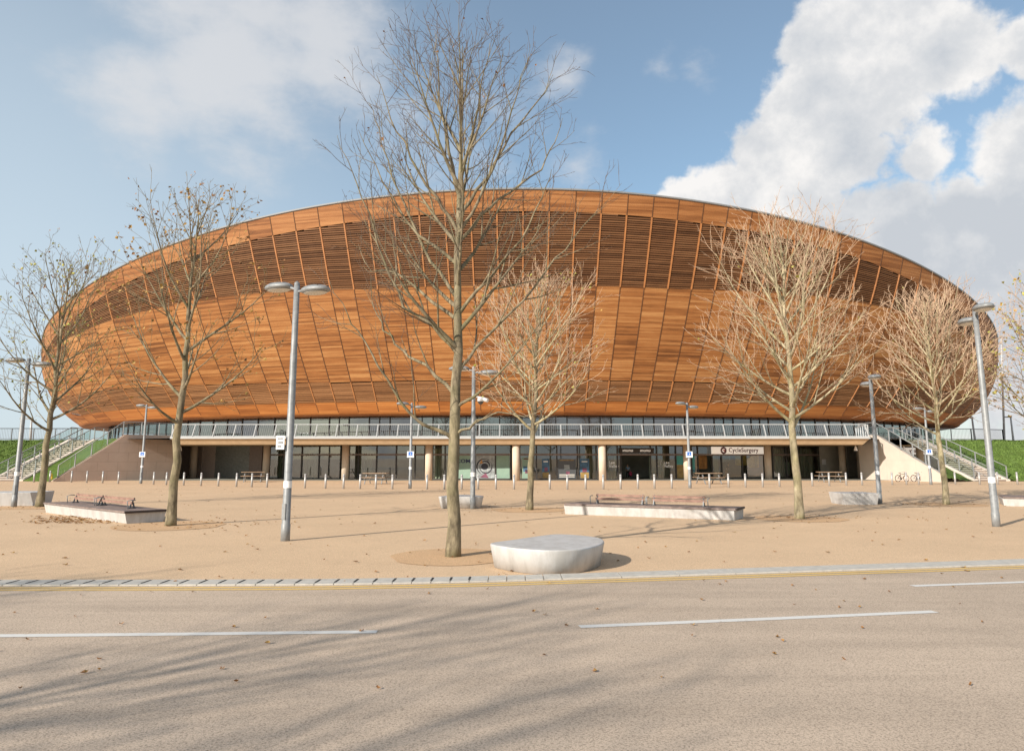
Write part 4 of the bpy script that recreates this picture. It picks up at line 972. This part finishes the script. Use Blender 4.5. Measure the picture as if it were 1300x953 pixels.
# ------------------------------------------------------------------ people
def skin_mesh(name, nodes, edges, mats, parent, sub=2, root=0):
    me = bpy.data.meshes.new(name); me.from_pydata([n[0] for n in nodes], edges, []); o = bpy.data.objects.new(name, me); link(o, parent)
    mo = o.modifiers.new('skin', 'SKIN'); mo.use_smooth_shade = True; mo.use_x_symmetry = False
    for i, n in enumerate(nodes): me.skin_vertices[0].data[i].radius = (n[1], n[1]*(n[2] if len(n) > 2 else 1))
    me.skin_vertices[0].data[root].use_root = True
    s_ = o.modifiers.new('sub', 'SUBSURF'); s_.levels = 1; s_.render_levels = sub
    me.materials.append(mats); return o
def person(loc, rz, H, label, top, legs, bend=0.0, bag=None):
    o = thing('person', label, 'person', loc, rz); k = H/1.75
    hip = Vector((0, 0, .93)); 
    def up(v, z): return Vector((v, -sin(bend)*(z - .93), .93 + cos(bend)*(z - .93)))
    sk = lambda v: tuple(Vector(v)*k)
    b = [(sk(hip), .12*k), (sk(up(0, 1.15)), .115*k), (sk(up(0, 1.38)), .13*k), (sk(up(0, 1.50)), .055*k), (sk(up(0, 1.60)), .085*k), (sk(up(0, 1.70)), .075*k),
         (sk((.10, 0, .86)), .085*k), (sk((.11, -.03, .48)), .06*k), (sk((.11, .03, .09)), .04*k), (sk((.11, -.14, .03)), .035*k),
         (sk((-.10, 0, .86)), .085*k), (sk((-.12, .06, .48)), .06*k), (sk((-.12, .10, .09)), .04*k), (sk((-.12, -.06, .03)), .035*k),
         (sk(up(.19, 1.40)), .05*k), (sk(up(.25, 1.14) + Vector((0, -.04, 0))), .04*k), (sk(up(.22, .95) + Vector((0, -.20, 0))), .03*k), (sk(up(.21, .90) + Vector((0, -.27, 0))), .03*k),
         (sk(up(-.19, 1.40)), .05*k), (sk(up(-.25, 1.14)), .04*k), (sk(up(-.22, 1.15) + Vector((0, -.22, 0))), .03*k), (sk(up(-.20, 1.19) + Vector((0, -.30, 0))), .03*k)]
    e = [(0, 1), (1, 2), (2, 3), (3, 4), (4, 5), (0, 6), (6, 7), (7, 8), (8, 9), (0, 10), (10, 11), (11, 12), (12, 13), (2, 14), (14, 15), (15, 16), (16, 17), (2, 18), (18, 19), (19, 20), (20, 21)]
    skin_mesh('body', b, e, M['skin'], o)
    t = [(b[0][0], .128*k), (b[1][0], .128*k), (b[2][0], .142*k), (tuple(Vector(b[3][0]) - Vector((0, 0, .02*k))), .06*k), (b[14][0], .06*k), (b[15][0], .05*k), (b[18][0], .06*k), (b[19][0], .05*k)]
    skin_mesh('top', t, [(0, 1), (1, 2), (2, 3), (2, 4), (4, 5), (2, 6), (6, 7)], top, o)
    l = [(b[0][0], .13*k)] + [(b[i][0], b[i][1]*1.15) for i in (6, 7, 8, 10, 11, 12)]
    skin_mesh('trousers', l, [(0, 1), (1, 2), (2, 3), (0, 4), (4, 5), (5, 6)], legs, o)
    h = [(tuple(Vector(b[5][0]) + Vector((0, .03*k, .015*k))), .085*k), (tuple(Vector(b[4][0]) + Vector((0, .05*k, .0))), .075*k)]
    skin_mesh('hair', h, [(0, 1)], M['hair'], o)
    return o
p = G(797.5, 607.5); pp = person((p.x, p.y + .2, 0), .5, 1.28, 'child in a light blue top and dark trousers at the main entrance', M['lightblue'], M['blackcloth'])
b = MB(); b.lathe([(.06, 0), (.13, .05), (.15, .2), (.11, .34), (.04, .40)], 14, (0, 0, 0), 1, .6); b.tube([(-.03, 0, .38), (-.02, 0, .56), (.03, 0, .38)], .012, 5); o = b.build('shoulder_bag', M['pinkbag']); o.location = (p.x + .26, p.y + .25, .22); tag(o, 'pink bag hanging beside the child at the entrance', 'bag')
p = gpt(gx(924.5)); person((p.x, p.y + .7, 0), .9, 1.45, 'stooping person in black top inside the shop window', M['blackcloth'], M['orange_goods'], bend=.45)
# ------------------------------------------------------------------ trees
def grow(rnd, p0, d0, L, n, wander, up):
    pts = [Vector(p0)]; d = Vector(d0).normalized()
    for i in range(n):
        d = (d + Vector((rnd.gauss(0, wander), rnd.gauss(0, wander), rnd.gauss(0, wander)*.7 + up))).normalized(); pts.append(pts[-1] + d*L/n)
    return pts
def at(pts, t):
    f = t*(len(pts) - 1); i = min(int(f), len(pts) - 2); return pts[i].lerp(pts[i + 1], f - i), (pts[i + 1] - pts[i]).normalized()
def side_dir(rnd, d, ang, az):
    x = d.orthogonal().normalized(); y = d.cross(x); return d*cos(ang) + (x*cos(az) + y*sin(az))*sin(ang)
def tree(name, label, base, H, clear, rad, seed, mats, nprim=34, leafn=0, leaf_mat=None, r0=.10, lean=(0, 0), spreadfn=None, limbs=(), twig=.005, dens=1.0, leaf_lo=.0, leaf_size=.075, elev=(30, 68), trunkmid=None, group='young plane trees on the plaza'):
    rnd = random.Random(seed); o = thing(name, label, 'tree', (base.x, base.y, 0), 0, group)
    tr_ = [Vector((0, 0, -.05))]; n = 16
    for i in range(1, n + 1):
        z = H*i/n; w = .012*H; tr_.append(Vector((lean[0]*(i/n) + rnd.gauss(0, w*.16) + .025*sin(i*.9 + seed), lean[1]*(i/n) + rnd.gauss(0, w*.16), z)))
    rr = [r0*(1.25 if i == 0 else 1)*max(.06, (1 - (i/n)*.98)**.85) for i in range(n + 1)]
    tp = []; tR = []
    for i in range(n): 
        for s_ in range(3): q = tr_[i].lerp(tr_[i + 1], s_/3); tp.append(q); tR.append(rr[i] + (rr[i + 1] - rr[i])*s_/3)
    tp.append(tr_[-1]); tR.append(max(rr[-1], twig))
    b = MB(); b.tube(tp, tR, 12); b.build('trunk', mats[0], o)
    B1, B2 = MB(), MB(); tips = []
    def sub(pts, L, r, lvl):
        if lvl == 2: k = max(2, int(L/.27*dens))
        elif lvl == 3: k = max(1, int(L/.20*dens))
        else: k = max(0, int(L/.20*dens))
        az = rnd.uniform(0, 6.28)
        for j in range(k):
            t = .16 + .82*(j + rnd.uniform(.1, .9))/k; t = min(t, .97); p, d = at(pts, t); az += 2.4 + rnd.uniform(-.4, .4)
            dd = side_dir(rnd, d, radians(rnd.uniform(24, 46)), az)
            if lvl == 2: l = (.24 + .40*(1 - t))*L*rnd.uniform(.6, 1.2) + .2; rr_ = max(twig*1.25, r*(1 - t*.8)*.5); nn = 6; w = .06; up = .06
            elif lvl == 3: l = (.26 + .34*(1 - t))*L*rnd.uniform(.6, 1.2) + .14; rr_ = twig; nn = 4; w = .08; up = .05
            else: l = rnd.uniform(.08, .22); rr_ = twig*.8; nn = 2; w = .1; up = .03
            q = grow(rnd, p, dd, l, nn, w, up)
            B = B1 if (lvl == 2 and rr_ > twig*1.6) else B2
            B.tube(q, [rr_ + (twig*.55 - rr_)*i/nn for i in range(nn + 1)], 5 if lvl == 2 else 3, cap=False)
            tips.append(q[-1])
            if lvl < 4 and l > .22: sub(q, l, rr_, lvl + 1)
    for pts in limbs:                               # surveyed main limbs
        z0 = max(.5, pts[0].z - .06); fi = min(n - 1, int(z0/H*n)); pts = [tr_[fi].lerp(tr_[fi + 1], z0/H*n - fi)] + pts[1:]
        L = sum((a - c).length for a, c in zip(pts, pts[1:])); fine = []
        for i in range(len(pts) - 1):
            for s_ in range(3): fine.append(pts[i].lerp(pts[i + 1], s_/3) + Vector((rnd.gauss(0, .02), rnd.gauss(0, .02), rnd.gauss(0, .02))))
        fine.append(pts[-1]); r = r0*.34*min(1, L/3.0)
        B1.tube(fine, [r + (twig - r)*(i/(len(fine) - 1))**.8 for i in range(len(fine))], 6, cap=False); sub(fine, L*.52, r, 2)
    az = rnd.uniform(0, 6)
    for i in range(nprim):
        f = (i + rnd.uniform(0, .6))/nprim; zf = f; z = clear + (H - clear)*zf*.96; ti = z/H
        p, d = at(tr_, ti); az += 2.399 + rnd.uniform(-.3, .3)
        el = radians(elev[0] + (elev[1] - elev[0])*zf + rnd.uniform(-8, 8)); dd = Vector((cos(az)*cos(el), sin(az)*cos(el), sin(el)))
        prof = spreadfn(zf) if spreadfn else (.98 + .45*zf)*(1 - zf)**.8*1.1
        L = max(.35, rad*prof/ max(.45, cos(el)) * rnd.uniform(.75, 1.15)); L = min(L, (H - z)/max(.5, sin(el)*1.06) + .25)
        r = max(twig*1.8, min(r0*.42, .016 + L*.0135)*(1 - .35*zf)); nn = max(5, int(L/.3))
        q = grow(rnd, p, dd, L, nn, .05, .05 + .035*(1 - zf))
        B1.tube(q, [r + (twig - r)*(k/nn)**.8 for k in range(nn + 1)], 6, cap=False); tips.append(q[-1]); sub(q, L, r, 2)
    sub(tr_[int(n*.72):], H*.2, r0*.15, 2)
    cr = B1.build('branches', mats[1], o); tw = B2.build('twigs', mats[2], cr)
    if leafn:
        b = MB(); c = [q for q in tips if q.z > leaf_lo*H]
        for _ in range(leafn):
            q = rnd.choice(c) + Vector((rnd.gauss(0, .05), rnd.gauss(0, .05), rnd.gauss(0, .05) - .03)); s_ = leaf_size*rnd.uniform(.6, 1.25)
            a = Vector((rnd.gauss(0, 1), rnd.gauss(0, 1), rnd.gauss(0, 1))).normalized(); c2 = a.orthogonal().normalized(); c3 = a.cross(c2)
            v = len(b.v); b.v += [tuple(q + c2*s_), tuple(q + c3*s_*.75 + a*s_*.35), tuple(q - c2*s_*.8), tuple(q - c3*s_*.75 + a*s_*.3)]
            mi = rnd.choice((0, 0, 1)); b.face((v, v + 1, v + 2), mi=mi); b.face((v, v + 2, v + 3), mi=mi)
        lo = b.build('leaves', leaf_mat, o); lo['kind'] = 'stuff'
    return o
def limb(base, Y0_, pts, dy):
    out = []
    for i, (px, py) in enumerate(pts): out.append(P(px, py, Y0_ + dy*i/(len(pts) - 1)) - Vector((base.x, base.y, 0)))
    return out
bt = G(575, 706)
LB = [([(567, 552), (545, 541), (520, 527), (491, 480), (462, 430), (440, 400), (418, 355)], -.9), ([(570, 497), (540, 464), (510, 445), (488, 418), (475, 393), (470, 350)], .8), ([(572, 447), (551, 415), (513, 389), (487, 328), (468, 268), (447, 220), (428, 172)], -.6),
      ([(575, 375), (545, 330), (520, 275), (500, 225), (480, 165), (468, 130)], .7), ([(578, 551), (605, 533), (634, 524), (665, 527), (700, 516)], -.8), ([(583, 474), (604, 442), (664, 381), (705, 330), (742, 285), (770, 258)], .5),
      ([(580, 514), (611, 498), (642, 464), (668, 440), (690, 400)], -1.0), ([(584, 306), (611, 275), (645, 245), (687, 215), (705, 180), (714, 150)], .4), ([(584, 294), (606, 257), (625, 215), (645, 160), (660, 110), (672, 72)], -.5),
      ([(578, 290), (551, 249), (520, 200), (495, 150), (478, 95)], -.4), ([(580, 250), (570, 190), (558, 130), (556, 75), (552, 40)], .3), ([(582, 230), (600, 170), (612, 110), (622, 55)], .4), ([(576, 400), (535, 372), (505, 345), (470, 345), (455, 310)], 1.0), ([(580, 395), (620, 352), (660, 305), (690, 250), (700, 215)], -.9),
      ([(580, 270), (620, 225), (650, 170), (690, 120), (702, 95)], .8), ([(576, 330), (530, 300), (485, 230), (455, 165)], .6)]
tree('plane_tree', 'tallest bare plane tree, standing nearest the road left of the rounded seat', bt, 10.0, 3.6, 2.0, 21, (M['bark'], M['bark'], M['twig_dark']), nprim=15, r0=.125, lean=(.05, 0),
     limbs=[limb(bt, 13.97, a, d) for a, d in LB], twig=.0045, dens=.95, leafn=40, leaf_mat=[M['leaf_b'], M['leaf_b']], leaf_lo=.7, leaf_size=.04, elev=(35, 72))
pit(bt, 1.15, 1)
t2 = G(672, 647); tree('plane_tree', 'bare plane tree with pale twigs standing behind the rounded seat', t2, 7.95, 2.5, 2.9, 33, (M['bark'], M['bark_pale'], M['twig_pale']), nprim=32, r0=.125, lean=(.45, 0), twig=.008, dens=.72, leafn=170, leaf_mat=[M['leaf_g'], M['leaf_y']], leaf_size=.06, elev=(22, 66)); pit(t2, 1.3, 2)
t3 = G(1015, 658); tree('plane_tree', 'symmetrical bare plane tree with pale branches right of the central platform', t3, 8.75, 2.55, 2.9, 45, (M['bark_pale'], M['bark_pale'], M['twig_pale']), nprim=34, r0=.13, lean=(-.1, 0), twig=.0066, dens=.72, leafn=30, leaf_mat=[M['leaf_g'], M['leaf_y']], leaf_size=.06, elev=(22, 66)); pit(t3, 1.3, 3)
t4 = G(1201, 640); tree('plane_tree', 'bare plane tree in front of the dark right end of the bowl', t4, 8.05, 2.6, 2.9, 57, (M['bark_pale'], M['bark_pale'], M['twig_pale']), nprim=32, r0=.12, lean=(-.15, 0), twig=.009, dens=.68, leafn=14, leaf_mat=[M['leaf_g'], M['leaf_y']], leaf_size=.06, elev=(22, 66)); pit(t4, 1.4, 4)
t5 = G(216.5, 667); tree('plane_tree', 'plane tree with sparse yellow brown leaves right of the left bench platform', t5, 9.0, 2.6, 2.5, 64, (M['bark'], M['bark'], M['twig_olive']), nprim=19, r0=.125, lean=(.15, 0), twig=.006, dens=.68, leafn=640, leaf_mat=[M['leaf_y'], M['leaf_b']], leaf_lo=.3, leaf_size=.054, elev=(28, 66)); pit(t5, 1.4, 5)
t6 = G(50, 643); tree('plane_tree', 'plane tree with sparse olive leaves near the left edge beside the leaning lamp', t6, 9.1, 2.5, 3.0, 77, (M['bark'], M['bark'], M['twig_olive']), nprim=24, r0=.135, lean=(.25, 0), twig=.0075, dens=.66, leafn=760, leaf_mat=[M['leaf_g'], M['leaf_b']], leaf_lo=.3, leaf_size=.054, elev=(24, 62)); pit(t6, 1.5, 6)
t7 = G(1352, 640); tree('plane_tree', 'leafy plane tree at the right edge, only its branch tips in the picture', t7, 8.5, 2.6, 2.9, 83, (M['bark'], M['bark'], M['twig_pale']), nprim=26, r0=.12, twig=.007, dens=.75, leafn=700, leaf_mat=[M['leaf_g'], M['leaf_y']], leaf_size=.08, elev=(15, 62)); pit(t7, 1.4, 7)
# two trees on the near pavement, whose shadows fall across the road
for i, (x, y, h, sd) in enumerate(((-14.5, -5.5, 10.0, 91), (-13.6, -8.3, 9.5, 95), (-19.5, -2.5, 9.0, 99))):
    tree('plane_tree', ('bare tree behind the camera casting the middle road shadow', 'bare tree behind the camera casting the right road shadow', 'bare tree behind the camera casting the left road shadow')[i], Vector((x, y, 0)), h, 2.6, 2.8, sd, (M['bark'], M['bark'], M['twig_dark']), nprim=25, r0=.13, twig=.0068, dens=.64, elev=(25, 66))
# ------------------------------------------------------------------ fallen leaves
b = MB(); q = random.Random(8)
def fallen(x, y, s_, z):
    a = q.uniform(0, 6.28); n = 7; v = len(b.v); ca, sa = cos(a), sin(a)
    for k in range(n):
        t = 2*pi*k/n; r = s_*(1 if k % 2 else .55); px, py = r*cos(t), r*sin(t)*.7; b.v.append((x + px*ca - py*sa, y + px*sa + py*ca, z + q.uniform(.004, .03)))
    b.v.append((x, y, z + .006))
    for k in range(n): b.face((v + n, v + k, v + (k + 1) % n), mi=0 if q.random() < .7 else 1)
for _ in range(75):
    y = 5 + 7*q.random()**.8; x = q.uniform(-.75, .75)*y*1.0; fallen(x, y, q.uniform(.018, .042), .006)
for _ in range(260):
    y = q.uniform(12, 45); x = q.uniform(-.72, .72)*y; fallen(x, y, q.uniform(.03, .065), .002)
for g_, n in ((bt, 26), (t2, 40), (t3, 40), (t4, 40), (t5, 80), (t6, 90)):
    for _ in range(n): fallen(g_.x + q.gauss(.5, 1.6), g_.y + q.gauss(.3, 1.3), q.uniform(.03, .06), .004)
for _ in range(420):
    g_ = G(q.uniform(45, 150), q.uniform(655, 664)); fallen(g_.x + q.gauss(0, .15), g_.y + q.gauss(0, .15), q.uniform(.03, .07), .004)
tag(b.build('fallen_leaves', [M['leaf_b'], M['leaf_y']]), 'dry brown leaves scattered over road and plaza', 'fallen leaves', kind='stuff')
